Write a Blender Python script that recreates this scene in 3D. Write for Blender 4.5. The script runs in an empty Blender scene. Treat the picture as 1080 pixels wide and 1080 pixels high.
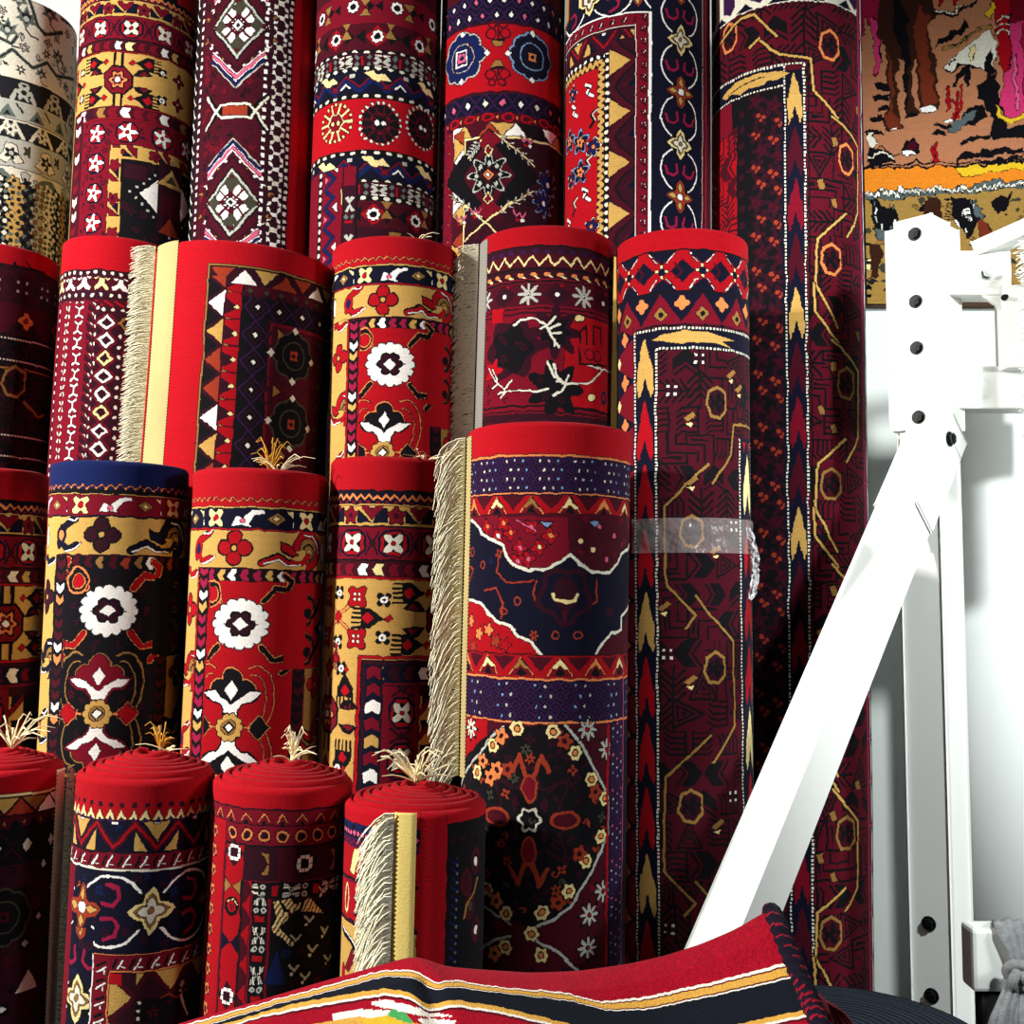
import bpy, bmesh, math, random
import numpy as np
from mathutils import Vector, Matrix
random.seed(7); RNG = np.random.default_rng(7)
sc = bpy.context.scene
C = sc.collection
PI = math.pi
F = 1170.0; HZ = 622.0; CAMZ = 1.25
PITCH = math.atan((HZ-540)/F)

# ------------------------------------------------------------------ camera
cam_d = bpy.data.cameras.new('camera'); cam_d.sensor_width = 36; cam_d.lens = 36*F/1080
cam_d.clip_start = .05
cam = bpy.data.objects.new('camera', cam_d); C.objects.link(cam)
cam.location = (0, 0, CAMZ); cam.rotation_euler = (PI/2+PITCH, 0, 0)
sc.camera = cam
CP = np.array([0, 0, CAMZ]); cP, sP = math.cos(PITCH), math.sin(PITCH)

def ray(x, y):
    a = (x-540)/F; b = (540-y)/F
    return np.array([a, cP - b*sP, sP + b*cP])
def at(x, y, d):
    r = ray(x, y); return CP + r*(d/r[1])

# ------------------------------------------------------------------ materials
def s2l(c):
    c = np.asarray(c, float)/255
    return np.where(c <= .04045, c/12.92, ((c+.055)/1.055)**2.4)
def mat(name, rgb=None, rough=.6, metal=0, sheen=0, bump=0, bscale=300, attr=None, noise=0, trans=0, spec=.5, nscale=9):
    m = bpy.data.materials.new(name); m.use_nodes = True
    nt = m.node_tree; b = nt.nodes['Principled BSDF']
    b.inputs['Roughness'].default_value = rough; b.inputs['Metallic'].default_value = metal
    b.inputs['Specular IOR Level'].default_value = spec
    if sheen:
        b.inputs['Sheen Weight'].default_value = sheen; b.inputs['Sheen Roughness'].default_value = .45
        b.inputs['Sheen Tint'].default_value = (1, .8, .9, 1)
    if trans: b.inputs['Transmission Weight'].default_value = trans
    if attr:
        a = nt.nodes.new('ShaderNodeAttribute'); a.attribute_name = attr
        nt.links.new(a.outputs['Color'], b.inputs['Base Color'])
    else:
        col = tuple(s2l(rgb))+(1,)
        b.inputs['Base Color'].default_value = col
        if noise:
            tc = nt.nodes.new('ShaderNodeTexCoord'); n = nt.nodes.new('ShaderNodeTexNoise')
            n.inputs['Scale'].default_value = nscale; n.inputs['Detail'].default_value = 6
            r = nt.nodes.new('ShaderNodeMapRange')
            r.inputs[1].default_value = .3; r.inputs[2].default_value = .7
            r.inputs[3].default_value = 1-noise; r.inputs[4].default_value = 1
            mx = nt.nodes.new('ShaderNodeMix'); mx.data_type = 'RGBA'; mx.blend_type = 'MULTIPLY'
            mx.inputs['Factor'].default_value = 1; mx.inputs['A'].default_value = col
            nt.links.new(tc.outputs['Object'], n.inputs['Vector']); nt.links.new(n.outputs['Fac'], r.inputs[0])
            nt.links.new(r.outputs[0], mx.inputs['B']); nt.links.new(mx.outputs['Result'], b.inputs['Base Color'])
    if bump:
        tc = nt.nodes.new('ShaderNodeTexCoord'); n = nt.nodes.new('ShaderNodeTexNoise')
        n.inputs['Scale'].default_value = bscale; n.inputs['Detail'].default_value = 2
        bp = nt.nodes.new('ShaderNodeBump'); bp.inputs['Strength'].default_value = bump; bp.inputs['Distance'].default_value = .003
        nt.links.new(tc.outputs['Object'], n.inputs['Vector']); nt.links.new(n.outputs['Fac'], bp.inputs['Height'])
        nt.links.new(bp.outputs['Normal'], b.inputs['Normal'])
    return m
M = {
 'pile': mat('knotted_wool_pile', attr='knot', rough=.9, sheen=.05, bump=.35, bscale=420, spec=.12),
 'weave': mat('flat_woven_wool', attr='knot', rough=.95, sheen=.02, bump=.5, bscale=500, spec=.1),
 'cream': mat('cream_cotton_fringe', (255, 251, 222), .85, noise=.06, sheen=.05, nscale=60, spec=.2),
 'band': mat('cream_woven_band', (186, 168, 114), .85, noise=.12, bump=.15, bscale=300, spec=.2),
 'pale': mat('pale_cotton_fringe', (236, 230, 206), .9, noise=.15, nscale=60, spec=.2),
 'greyband_shaded': mat('grey_woven_band_shaded', (140, 136, 128), .9, bump=.2, bscale=300, spec=.2),  # grey band, its colour darkened for the shade it stands in
 'goldband_lit': mat('golden_woven_band_lit', (252, 226, 132), .85, noise=.1, bump=.2, bscale=300, spec=.2),  # golden band, its colour brightened to stand in for stronger light
 'straw': mat('straw_yarn', (250, 236, 190), .9, spec=.2),
 'amber': mat('amber_yarn', (225, 165, 60), .9, spec=.2),
 'white': mat('white_painted_steel', (238, 240, 236), .38, noise=.03, nscale=4),
 'wall': mat('white_wall_paint', (226, 232, 228), .6, noise=.04, nscale=2),
 'panel': mat('white_laminate', (236, 241, 239), .35, noise=.03, nscale=3),
 'bolt': mat('black_bolt', (7, 7, 9), .5, spec=.25),
 'steel': mat('zinc_bolt', (150, 152, 150), .3, .9),
 'floor': mat('dark_grey_shop_carpet', (34, 34, 38), .95, noise=.3, nscale=90, bump=.4),
 'scarf': mat('grey_knit_scarf', (125, 128, 130), .95, noise=.35, nscale=70, bump=.6, bscale=260),
 'rib': mat('black_ribbed_fabric', (40, 48, 62), .8, noise=.2, nscale=80, spec=.3),
 'ceil': mat('white_ceiling_tile', (225, 225, 222), .8, noise=.05),
 'tape': None,
}
def tape_material():
    m = bpy.data.materials.new('clear_packing_tape'); m.use_nodes = True; nt = m.node_tree
    b = nt.nodes['Principled BSDF']; b.inputs['Base Color'].default_value = (.9, .82, .8, 1); b.inputs['Roughness'].default_value = .18
    b.inputs['Alpha'].default_value = .16
    tc = nt.nodes.new('ShaderNodeTexCoord'); n = nt.nodes.new('ShaderNodeTexNoise'); n.inputs['Scale'].default_value = 22
    bp = nt.nodes.new('ShaderNodeBump'); bp.inputs['Strength'].default_value = .7; bp.inputs['Distance'].default_value = .02
    nt.links.new(tc.outputs['Object'], n.inputs['Vector']); nt.links.new(n.outputs['Fac'], bp.inputs['Height']); nt.links.new(bp.outputs['Normal'], b.inputs['Normal'])
    return m
M['tape'] = tape_material()

# ------------------------------------------------------------------ scene helpers
def tag(o, label, cat, group=None):
    o['label'] = label; o['category'] = cat
    if group: o['group'] = group
    return o
def empty(name, mw):
    o = bpy.data.objects.new(name, None); C.objects.link(o); o.empty_display_size = .05; o.matrix_world = mw; return o
def mesh_obj(name, verts, faces, m, parent=None, smooth=True):
    me = bpy.data.meshes.new(name); me.from_pydata([tuple(v) for v in verts], [], faces); me.update()
    if smooth: me.polygons.foreach_set('use_smooth', np.ones(len(me.polygons), bool))
    me.materials.append(m)
    o = bpy.data.objects.new(name, me); C.objects.link(o)
    if parent: o.parent = parent
    return o
def grid_obj(name, co, m, cols=None, parent=None, smooth=True):
    """co: (H+1, W+1, 3) vertices; cols: (H, W, 3) linear colours, one per knot cell"""
    h, w = co.shape[0]-1, co.shape[1]-1
    me = bpy.data.meshes.new(name)
    me.vertices.add((h+1)*(w+1)); me.vertices.foreach_set('co', co.astype(np.float32).ravel())
    idx = np.arange((h+1)*(w+1), dtype=np.int32).reshape(h+1, w+1)
    q = np.stack([idx[:-1, :-1], idx[1:, :-1], idx[1:, 1:], idx[:-1, 1:]], -1).reshape(-1, 4)
    me.loops.add(q.size); me.loops.foreach_set('vertex_index', q.ravel())
    me.polygons.add(h*w); me.polygons.foreach_set('loop_start', np.arange(0, q.size, 4, dtype=np.int32))
    me.update(calc_edges=True)
    if smooth: me.polygons.foreach_set('use_smooth', np.ones(h*w, bool))
    if cols is not None:
        a = me.attributes.new('knot', 'FLOAT_COLOR', 'FACE')
        c4 = np.ones((h*w, 4), np.float32); c4[:, :3] = cols.reshape(-1, 3); a.data.foreach_set('color', c4.ravel())
    me.materials.append(m)
    o = bpy.data.objects.new(name, me); C.objects.link(o)
    if parent: o.parent = parent
    return o
class MB:
    def __init__(s): s.v = []; s.f = []
    def add(s, v, f):
        n = len(s.v); s.v += [tuple(p) for p in v]; s.f += [tuple(i+n for i in q) for q in f]
    def tube(s, pts, r, n=6, cap=True):
        pts = [Vector(p) for p in pts]; rings = []
        rr = r if hasattr(r, '__len__') else [r]*len(pts)
        for i, p in enumerate(pts):
            t = (pts[min(i+1, len(pts)-1)]-pts[max(i-1, 0)]).normalized()
            a = t.orthogonal().normalized() if i == 0 else (a - t*a.dot(t)).normalized()
            b = t.cross(a)
            rings.append([p+(a*math.cos(2*PI*k/n)+b*math.sin(2*PI*k/n))*rr[i] for k in range(n)])
        v = [q for ring in rings for q in ring]
        f = [(i*n+k, i*n+(k+1) % n, (i+1)*n+(k+1) % n, (i+1)*n+k) for i in range(len(pts)-1) for k in range(n)]
        if cap: f += [tuple(range(n))[::-1], tuple((len(pts)-1)*n+k for k in range(n))]
        s.add(v, f)
    def obox(s, c, ax, ay, az, bev=.003):
        """bevelled box from centre and three half-axis vectors"""
        bm = bmesh.new(); bmesh.ops.create_cube(bm, size=2)
        c, ax, ay, az = map(Vector, (c, ax, ay, az))
        for v in bm.verts: v.co = c + ax*v.co.x + ay*v.co.y + az*v.co.z
        if bev: bmesh.ops.bevel(bm, geom=list(bm.edges), offset=bev, segments=2, affect='EDGES', profile=.5)
        bmesh.ops.recalc_face_normals(bm, faces=bm.faces)
        bm.verts.index_update()
        s.add([v.co.copy() for v in bm.verts], [[v.index for v in f.verts] for f in bm.faces]); bm.free()
    def obj(s, name, m, parent=None, smooth=True): return mesh_obj(name, s.v, s.f, m, parent, smooth)

# ------------------------------------------------------------------ knot palette
PAL = dict(r=(162, 5, 20), R=(170, 6, 22), c=(114, 6, 29), m=(68, 6, 23), d=(46, 8, 24), k=(12, 10, 15), n=(10, 11, 33), p=(52, 17, 64),
           b=(120, 150, 190), B=(12, 26, 76), g=(198, 156, 82), t=(148, 108, 54), y=(236, 216, 150), w=(248, 245, 238), o=(222, 130, 72),
           u=(150, 52, 30), e=(96, 108, 100), h=(182, 184, 174), i=(226, 222, 204), s=(214, 92, 128), x=(30, 30, 34), q=(60, 58, 46),
           a=(86, 6, 26), T=(178, 118, 84), D=(52, 26, 16), E=(112, 44, 24), P=(206, 52, 110), Y=(226, 186, 40), O=(226, 132, 34), S=(84, 96, 98), L=(158, 124, 62), G=(60, 160, 90), z=(150, 20, 60))
KEYS = list(PAL); IDX = {k: i for i, k in enumerate(KEYS)}
LUT = np.array([s2l(PAL[k]) for k in KEYS], np.float32)

# ------------------------------------------------------------------ shapes: f(p, q) -> mask
def disc(r, x=0, y=0, ry=None): 
    ry = ry or r
    return lambda p, q: ((p-x)/r)**2+((q-y)/ry)**2 < 1
def ring(r, w, x=0, y=0, ry=None):
    ry = ry or r
    def f(p, q):
        rho = np.sqrt(((p-x)/r)**2+((q-y)/ry)**2); return np.abs(rho-1)*min(r, ry) < w/2
    return f
def dia(a, b=None, x=0, y=0):
    b = b or a
    return lambda p, q: abs(p-x)/a+abs(q-y)/b < 1
def diar(a, b, w, x=0, y=0):
    return lambda p, q: np.abs(abs(p-x)/a+abs(q-y)/b-1)*min(a, b)*.75 < w/2
def box(a, b, x=0, y=0): return lambda p, q: (abs(p-x) < a) & (abs(q-y) < b)
def ros(r, amp, n, ph=0, x=0, y=0, sy=1):
    def f(p, q):
        P, Q = p-x, (q-y)/sy
        return np.hypot(P, Q) < r*(1+amp*np.cos(n*np.arctan2(Q, P)+ph))
    return f
def scal_(r, n, rl, sy=1, ph=0):   # disc with n round lobes
    def f(p, q):
        q = q/sy; w = 2*PI/n; rho = np.hypot(p, q); a = (np.arctan2(q, p)-ph+w/2) % w-w/2
        return (rho < r) | ((rho*np.cos(a)-r)**2+(rho*np.sin(a))**2 < rl*rl)
    return f
def seg(x0, y0, x1, y1, w):
    def f(p, q):
        dx, dy = x1-x0, y1-y0; L = dx*dx+dy*dy+1e-9
        t = np.clip(((p-x0)*dx+(q-y0)*dy)/L, 0, 1)
        return np.hypot(p-x0-t*dx, q-y0-t*dy) < w/2
    return f
def pline(pts, w):
    ss = [seg(*pts[i], *pts[i+1], w) for i in range(len(pts)-1)]
    return orr(*ss)
def pl(*pts):
    def f(p, q):
        ins = np.zeros(np.broadcast(p, q).shape, bool)
        n = len(pts)
        for i in range(n):
            x0, y0 = pts[i]; x1, y1 = pts[(i+1) % n]
            if y0 == y1: continue
            c = ((y0 > q) != (y1 > q)) & (p < (x1-x0)*(q-y0)/(y1-y0)+x0); ins ^= c
        return ins
    return f
def orr(*fs):
    def f(p, q):
        m = fs[0](p, q)
        for g in fs[1:]: m = m | g(p, q)
        return m
    return f
def mx(f): return lambda p, q: f(abs(p), q)
def my(f): return lambda p, q: f(p, abs(q))
def mxy(f): return lambda p, q: f(abs(p), abs(q))
def fl(f): return lambda p, q: f(p, -q)
def flx(f): return lambda p, q: f(-p, q)
def sw(f): return lambda p, q: f(q, p)
def chev(a, w, h):   # points toward +p
    return lambda p, q: (abs(p+abs(q)*a) < w) & (abs(q) < h)
def mv(f, x, y, s=1): return lambda p, q: f((p-x)/s, (q-y)/s)
def mvl(layers, x=0, y=0, s=1, flip=False):
    g = (lambda f: fl(f)) if flip else (lambda f: f)
    return [(mv(g(f), x, y, s), c) for f, c in layers]

class Cv:
    """a knot canvas: u to the right, v down, in units of about one knot"""
    def __init__(s, u0, u1, v0, v1, k, P):
        s.u0, s.v0, s.k, s.P = u0, v0, k, P
        s.W = int(round((u1-u0)*k)); s.H = int(round((v1-v0)*k))
        s.u = u0+(np.arange(s.W)+.5)/k; s.v = v0+(np.arange(s.H)+.5)/k
        s.a = np.zeros((s.H, s.W), np.uint8)
    def sl(s, u0, u1, v0, v1):
        i0 = max(0, int(math.floor((u0-s.u0)*s.k))); i1 = min(s.W, int(math.ceil((u1-s.u0)*s.k)))
        j0 = max(0, int(math.floor((v0-s.v0)*s.k))); j1 = min(s.H, int(math.ceil((v1-s.v0)*s.k)))
        if i1 <= i0 or j1 <= j0: return None
        ui, vj = s.u[i0:i1], s.v[j0:j1]
        return slice(j0, j1), slice(i0, i1), ui[None, :], vj[:, None]
    def fill(s, c): s.a[:] = IDX[c]
    def rect(s, u0, u1, v0, v1, c):
        w = s.sl(u0, u1, v0, v1)
        if w:
            m = (w[2] >= u0) & (w[2] < u1) & (w[3] >= v0) & (w[3] < v1)
            s.a[w[0], w[1]][m] = IDX[c]
    def _put(s, w, layers, p, q, n, clip=None):
        sub = s.a[w[0], w[1]]
        p, q, n = np.broadcast_arrays(p, q, n)
        for f, c in layers:
            m = f(p, q)
            if clip is not None: m = m & clip
            if len(c) == 1: sub[m] = IDX[c]
            else:
                lut = np.array([IDX[x] if x != '.' else 255 for x in c], np.uint8); ci = lut[n.astype(int) % len(c)]
                m = m & (ci != 255); sub[m] = ci[m]
    def stamp(s, u, v, r, layers, sc_=1):
        w = s.sl(u-r*sc_, u+r*sc_, v-r*sc_, v+r*sc_)
        if w: s._put(w, layers, (w[2]-u)/sc_, (w[3]-v)/sc_, np.zeros((1, 1)))
    def band(s, v0, v1, bg, per=1e6, off=0, layers=(), u0=-1e4, u1=1e4):
        w = s.sl(max(u0, s.u0-1), min(u1, s.u0+s.W/s.k+1), v0, v1)
        if not w: return
        clip = (w[3] >= v0) & (w[3] < v1) & (w[2] >= u0) & (w[2] < u1)
        if bg != '.': s.a[w[0], w[1]][clip] = IDX[bg]
        x = w[2]-off+per/2; n = np.floor(x/per); p = x-n*per-per/2
        s._put(w, layers, p, w[3]-(v0+v1)/2, n, clip)
    def col(s, u0, u1, bg, per=1e6, off=0, layers=(), v0=-1e4, v1=1e4):
        w = s.sl(u0, u1, max(v0, s.v0-1), min(v1, s.v0+s.H/s.k+1))
        if not w: return
        clip = (w[3] >= v0) & (w[3] < v1) & (w[2] >= u0) & (w[2] < u1)
        if bg != '.': s.a[w[0], w[1]][clip] = IDX[bg]
        x = w[3]-off+per/2; n = np.floor(x/per); p = x-n*per-per/2
        s._put(w, layers, p, w[2]-(u0+u1)/2, n, clip)
    def hl(s, v, w, c, u0=-1e4, u1=1e4): s.band(v-w/2, v+w/2, c, u0=u0, u1=u1)
    def vl(s, u, w, c, v0=-1e4, v1=1e4): s.col(u-w/2, u+w/2, c, v0=v0, v1=v1)
    def line(s, pts, w, c, photo=False):
        if photo: pts = [s.P(*p) for p in pts]
        for (x0, y0), (x1, y1) in zip(pts[:-1], pts[1:]):
            win = s.sl(min(x0, x1)-w, max(x0, x1)+w, min(y0, y1)-w, max(y0, y1)+w)
            if win: s._put(win, [(seg(x0, y0, x1, y1, w), c)], win[2], win[3], np.zeros((1, 1)))
    def poly(s, pts, c, photo=False):
        if photo: pts = [s.P(*p) for p in pts]
        xs = [p[0] for p in pts]; ys = [p[1] for p in pts]
        win = s.sl(min(xs)-1, max(xs)+1, min(ys)-1, max(ys)+1)
        if win: s._put(win, [(pl(*pts), c)], win[2], win[3], np.zeros((1, 1)))
    def outline(s, c='d'):
        """a dark line of knots between two light colours, as weavers draw every motif"""
        lt = np.array([k not in 'kndmxDqpe' for k in KEYS]); A = s.a; B = A.copy()
        m = (A[:, :-1] != A[:, 1:]) & lt[A[:, :-1]] & lt[A[:, 1:]]; B[:, :-1][m] = IDX[c]
        m = (A[:-1] != A[1:]) & lt[A[:-1]] & lt[A[1:]]; B[:-1][m] = IDX[c]; s.a = B
    def sprinkle(s, on, cols, n, seed, r=5, box_=None):
        """small curls and florets strewn over one ground colour"""
        rnd = random.Random(seed); b = box_ or (s.u0, s.u0+s.W/s.k, s.v0, s.v0+s.H/s.k); put = []; t = 0
        while len(put) < n and t < n*30:
            t += 1; u, v = rnd.uniform(b[0], b[1]), rnd.uniform(b[2], b[3])
            if any(abs(u-x)+abs(v-y) < r*2.3 for x, y in put): continue
            w = s.sl(u-r, u+r, v-r, v+r)
            if not w or (s.a[w[0], w[1]] != IDX[on]).mean() > .12: continue
            put.append((u, v)); c = rnd.choice(cols); q = r/5; a = rnd.uniform(0, 6)
            ca, sa = math.cos(a), math.sin(a)
            ro = lambda f: (lambda p, y: f((p*ca+y*sa)/q, (y*ca-p*sa)/q))
            L = [[(ro(ros(4, .4, 4+rnd.randrange(3))), c), (ro(disc(1.5)), on)], [(ro(pline([(-4, 2), (-1, -2), (2, 0), (1, 3)], 1.6)), c)], [(ro(pl((0, -5), (2.4, 0), (0, 5), (-2.4, 0))), c), (ro(pline([(2, 4), (5, 1)], 1.4)), c)]][rnd.randrange(3)]
            s.stamp(u, v, r*1.4, L)
    def warp(s, amp=.9, cell=9):
        """hand-knotted unevenness: nudge the design by a smooth random field"""
        def fieldd():
            g = RNG.normal(0, 1, (s.H//cell+3, s.W//cell+3)); j = np.arange(s.H)/cell; i = np.arange(s.W)/cell
            j0 = j.astype(int); i0 = i.astype(int); fj = (j-j0)[:, None]; fi = (i-i0)[None, :]
            return g[j0][:, i0]*(1-fj)*(1-fi)+g[j0+1][:, i0]*fj*(1-fi)+g[j0][:, i0+1]*(1-fj)*fi+g[j0+1][:, i0+1]*fj*fi
        J = np.clip(np.rint(np.arange(s.H)[:, None]+fieldd()*amp), 0, s.H-1).astype(int)
        I = np.clip(np.rint(np.arange(s.W)[None, :]+fieldd()*amp), 0, s.W-1).astype(int)
        s.a = s.a[J, I]
    def colours(s, var=.13):
        c = LUT[s.a].copy()
        n = 1+var*(RNG.random((s.H, s.W, 1), np.float32)-.5)*2
        rows = 1+.05*(RNG.random((s.H, 1, 1), np.float32)-.5)*2
        return np.clip(c*n*rows, 0, 1)

# ------------------------------------------------------------------ rolled rugs
FONT = 2.0   # half angle (rad) of the finely knotted front
class Rug:
    def __init__(s, label, xl, xr, yt, xl2, xr2, y2, d, ylow=1080, k=1.15, lift=0, edge='r', turns=9, cone=.0, zmax=None, yhi=None, squash=1):
        def plan(xa, xb, y):
            ra, rb = ray(xa, y), ray(xb, y)
            a, b = math.atan2(ra[0], ra[1]), math.atan2(rb[0], rb[1])
            ph, al = (a+b)/2, (b-a)/2
            D = d/math.cos(ph); return D*math.sin(ph), D*math.sin(al)
        x1, R1 = plan(xl, xr, yt); x2, R2 = plan(xl2, xr2, y2)
        R = (R1+R2)/2 if xl2 is not None else R1
        zt = at((xl+xr)/2, yt, d-R)[2]; z2 = at((xl2+xr2)/2, y2, d-R)[2]
        slope = (x2-x1)/(z2-zt)
        if zmax: x1 += slope*(zmax-zt); zt = zmax
        top = np.array([x1, d, zt]); base = np.array([x1-slope*zt, d, 0.0])
        ez = top-base; s.L = np.linalg.norm(ez); ez /= s.L
        fr = CP-base; fr[2] = 0; fr -= ez*fr.dot(ez); fr /= np.linalg.norm(fr)
        ex = np.cross(fr, ez); ex /= np.linalg.norm(ex)      # right as seen from the aisle
        if ex[0] < 0: ex = -ex
        # slight sinking is avoided: lift the foot so the tilted rim clears the floor
        s.M = np.stack([ex, np.cross(ez, ex), ez], 1); s.base = base
        s.R = R; s.d = d; s.ppm = F/(d-R); s.Rp = R*s.ppm; s.edge = edge
        mw = Matrix.Identity(4)
        for i in range(3):
            for j in range(3): mw[i][j] = s.M[i, j]
            mw[i][3] = base[i]
        s.root = tag(empty('rolled_rug', mw), label, 'rug', 'rolled rugs standing on end in rows')
        vlo = s.P((xl2+xr2)/2, ylow+25)[1]; vhi = s.P((xl+xr)/2, yhi-10)[1] if yhi is not None else 0
        s.vhi = max(0, vhi); s.vlo = min(vlo, s.L*s.ppm-2)
        s.cv = Cv(-FONT*s.Rp, FONT*s.Rp, s.vhi, s.vlo, k, s.P)
        s.k = k; s.turns = turns; s.cone = cone; s.wamp, s.wcell = (.9, 9) if k > 1.2 else (.65, 14); s.ph = random.random()*6
    def P(s, x, y):
        r = s.M.T @ ray(x, y); o = s.M.T @ (CP-s.base)
        a = r[0]**2+r[1]**2; b = o[0]*r[0]+o[1]*r[1]; c = o[0]**2+o[1]**2-s.R**2
        D = b*b-a*c; t = (-b-math.sqrt(D))/a if D > 0 else -b/a
        h = o+r*t
        return math.atan2(h[0], -h[1])*s.R*s.ppm, (s.L-h[2])*s.ppm
    def rad(s, th, z):   # the roll is not a perfect cylinder
        return s.R*(.993+.006*np.sin(2*th+s.ph)+.005*np.sin(3*th+s.ph*2+z*2.2)+.003*np.sin(z*9+th+s.ph))
    def finish(s, label_end=None):
        cv = s.cv; cv.outline(); cv.warp(s.wamp, s.wcell)
        th_f = np.linspace(-FONT, FONT, cv.W+1); th_b = np.linspace(FONT, 2*PI-FONT, 25)[1:]
        th = np.concatenate([th_f, th_b])
        v = s.vhi+np.arange(cv.H+1)/s.k
        pre = np.linspace(0, s.vhi, 6)[:-1] if s.vhi > 1 else np.zeros(0)
        post = np.linspace(v[-1], s.L*s.ppm, 4)[1:]
        vv = np.concatenate([pre, v, post])
        z = s.L-vv/s.ppm
        TH, Z = np.meshgrid(th, z)
        r = s.rad(TH, Z)
        lip = .011; e = np.clip((lip-(s.L-Z))/lip, 0, 1); r = r-lip*(1-np.sqrt(1-e**2*.999))
        co = np.stack([np.sin(TH)*r, -np.cos(TH)*r, Z], -1)
        co[:, -1] = co[:, 0]
        c = cv.colours()
        c = np.concatenate([np.repeat(c[:1], len(pre), 0), c, np.repeat(c[-1:], len(post), 0)], 0)
        back = np.repeat(c[:, -1:], 24, 1); back[:, 12:] = c[:, :1]
        c = np.concatenate([c, back], 1)
        o = grid_obj('pile', co, M['pile'], c, s.root)
        # the wound end: a spiral of rug edges
        n = 40; T = s.turns; N = n*T; rad_o = .99*s.R-lip*.9; r0 = .018; pit = (rad_o-r0)/T
        prof = [(0, -.014), (.1, -.004), (.32, .002), (.68, .002), (.9, -.004), (1, -.014)]
        co = np.zeros((len(prof), N+1, 3)); 
        for i in range(N+1):
            a = 2*PI*i/n; rr = r0+pit*(i/n)-pit*.0
            for j, (pf, hz) in enumerate(prof):
                q = min(rr+pit*(pf-.5), rad_o+.004) if i > n else max(rr+pit*(pf-.5), .002)
                w = 1-q/s.R
                co[j, i] = (math.sin(a+PI)*q, -math.cos(a+PI)*q, s.L+hz*(pit/.02 if pit < .02 else 1)+s.cone*w**.8 + .004*math.sin(a*1.7+i*.02)*w)
        cols = np.tile(LUT[IDX[s.edge]], (len(prof)-1, N, 1)).astype(np.float32)
        cols[2:3] *= .86; cols *= (1+.16*(RNG.random((len(prof)-1, N, 1))-.5)).astype(np.float32)
        grid_obj('rolled_end', co, M['pile'], cols, s.root)
        return s
    def cyl(s, th, z, dr=0):
        r = float(s.rad(np.array(th), np.array(z)))+dr
        return Vector((math.sin(th)*r, -math.cos(th)*r, z))
    def fringe(s, x1, x2, y0, y1, length, drop=.02, m='cream', bm='band', dens=1.0, flare=.45, curl=.006, fwd=.15, right=False):
        """woven end band between photo columns x1..x2 and threads leaving it to the left"""
        u1, va = s.P(x1, y0); u2, _ = s.P(x2, y0); _, vb = s.P(x1, y1)
        t1, t2 = u1/s.Rp, u2/s.Rp; za, zb = s.L-max(va, 0)/s.ppm, max(s.L-vb/s.ppm, .03)
        nz = int((za-zb)/.0035); nt = 7
        co = np.zeros((nz+1, nt+1, 3))
        for i in range(nz+1):
            for j in range(nt+1):
                z = za+(zb-za)*i/nz; e = .0035+(.0019 if i % 2 else 0)-(.003 if j in (0, nt) else 0)
                co[i, j] = s.cyl(t1+(t2-t1)*j/nt, z, e)
        grid_obj('woven_band', co, M[bm], None, s.root)
        mb = MB(); cnt = int((za-zb)/.0022*dens)
        rnd = random.Random(int(x1*13+y0))
        for i in range(cnt):
            z = za-(za-zb)*(i+rnd.random())/cnt
            st = s.cyl(t1+(t2-t1)*(.97 if right else .03), z, .004)
            tg = Vector((-1, -fwd, 0)).normalized() if flare > .9 else Vector((-math.cos(t1), -math.sin(t1), 0)); nr = Vector((math.sin(t1), -math.cos(t1), 0))
            if right: tg = Vector((1, -fwd, 0)).normalized()
            l = length*rnd.uniform(.72, 1.08); dp = drop*rnd.uniform(.5, 1.6); lift = rnd.uniform(-.1, 1)*curl; wob = rnd.uniform(-.004, .004)
            pts = []
            for a in (0, .25, .5, .75, 1):
                ang = t2+a*l/s.R*.9 if right else t1-a*l/s.R*.9                      # follows the roll, lifting slightly off
                surf = s.cyl(ang, z, .004); tan = st+tg*(l*a)
                p = surf.lerp(tan, flare)+nr*(.003+lift*math.sin(a*PI*.8)+.004*a)
                p.z = z-dp*a*a+wob*math.sin(a*6); pts.append(p)
            r_ = rnd.uniform(.0008, .0014)
            mb.tube(pts, [r_, r_, r_, r_, r_*.5], 3, False)
        o = mb.obj('fringe', M[m], s.root); o['kind'] = 'stuff'
    def tuft(s, m='straw', n=16, spread=.07, h=.03, x=0, y=0, seed=1, r=.0012):
        rnd = random.Random(seed); mb = MB()
        for i in range(n):
            a = rnd.uniform(0, 2*PI); l = rnd.uniform(.4, 1)*spread; hh = h*rnd.uniform(.3, 1.3); cv = rnd.uniform(-.6, .6)
            pts = []
            for q in (0, .2, .45, .7, 1):
                pts.append((x+math.cos(a+cv*q)*l*q, y+math.sin(a+cv*q)*l*q, s.L+s.cone-.004+hh*math.sin(q*PI*rnd.uniform(.62, .7))))
            mb.tube(pts, [r, r*1.2, r, r*.9, r*.5], 4, False)
        mb.obj('yarn_tuft', M[m], s.root)
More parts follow.
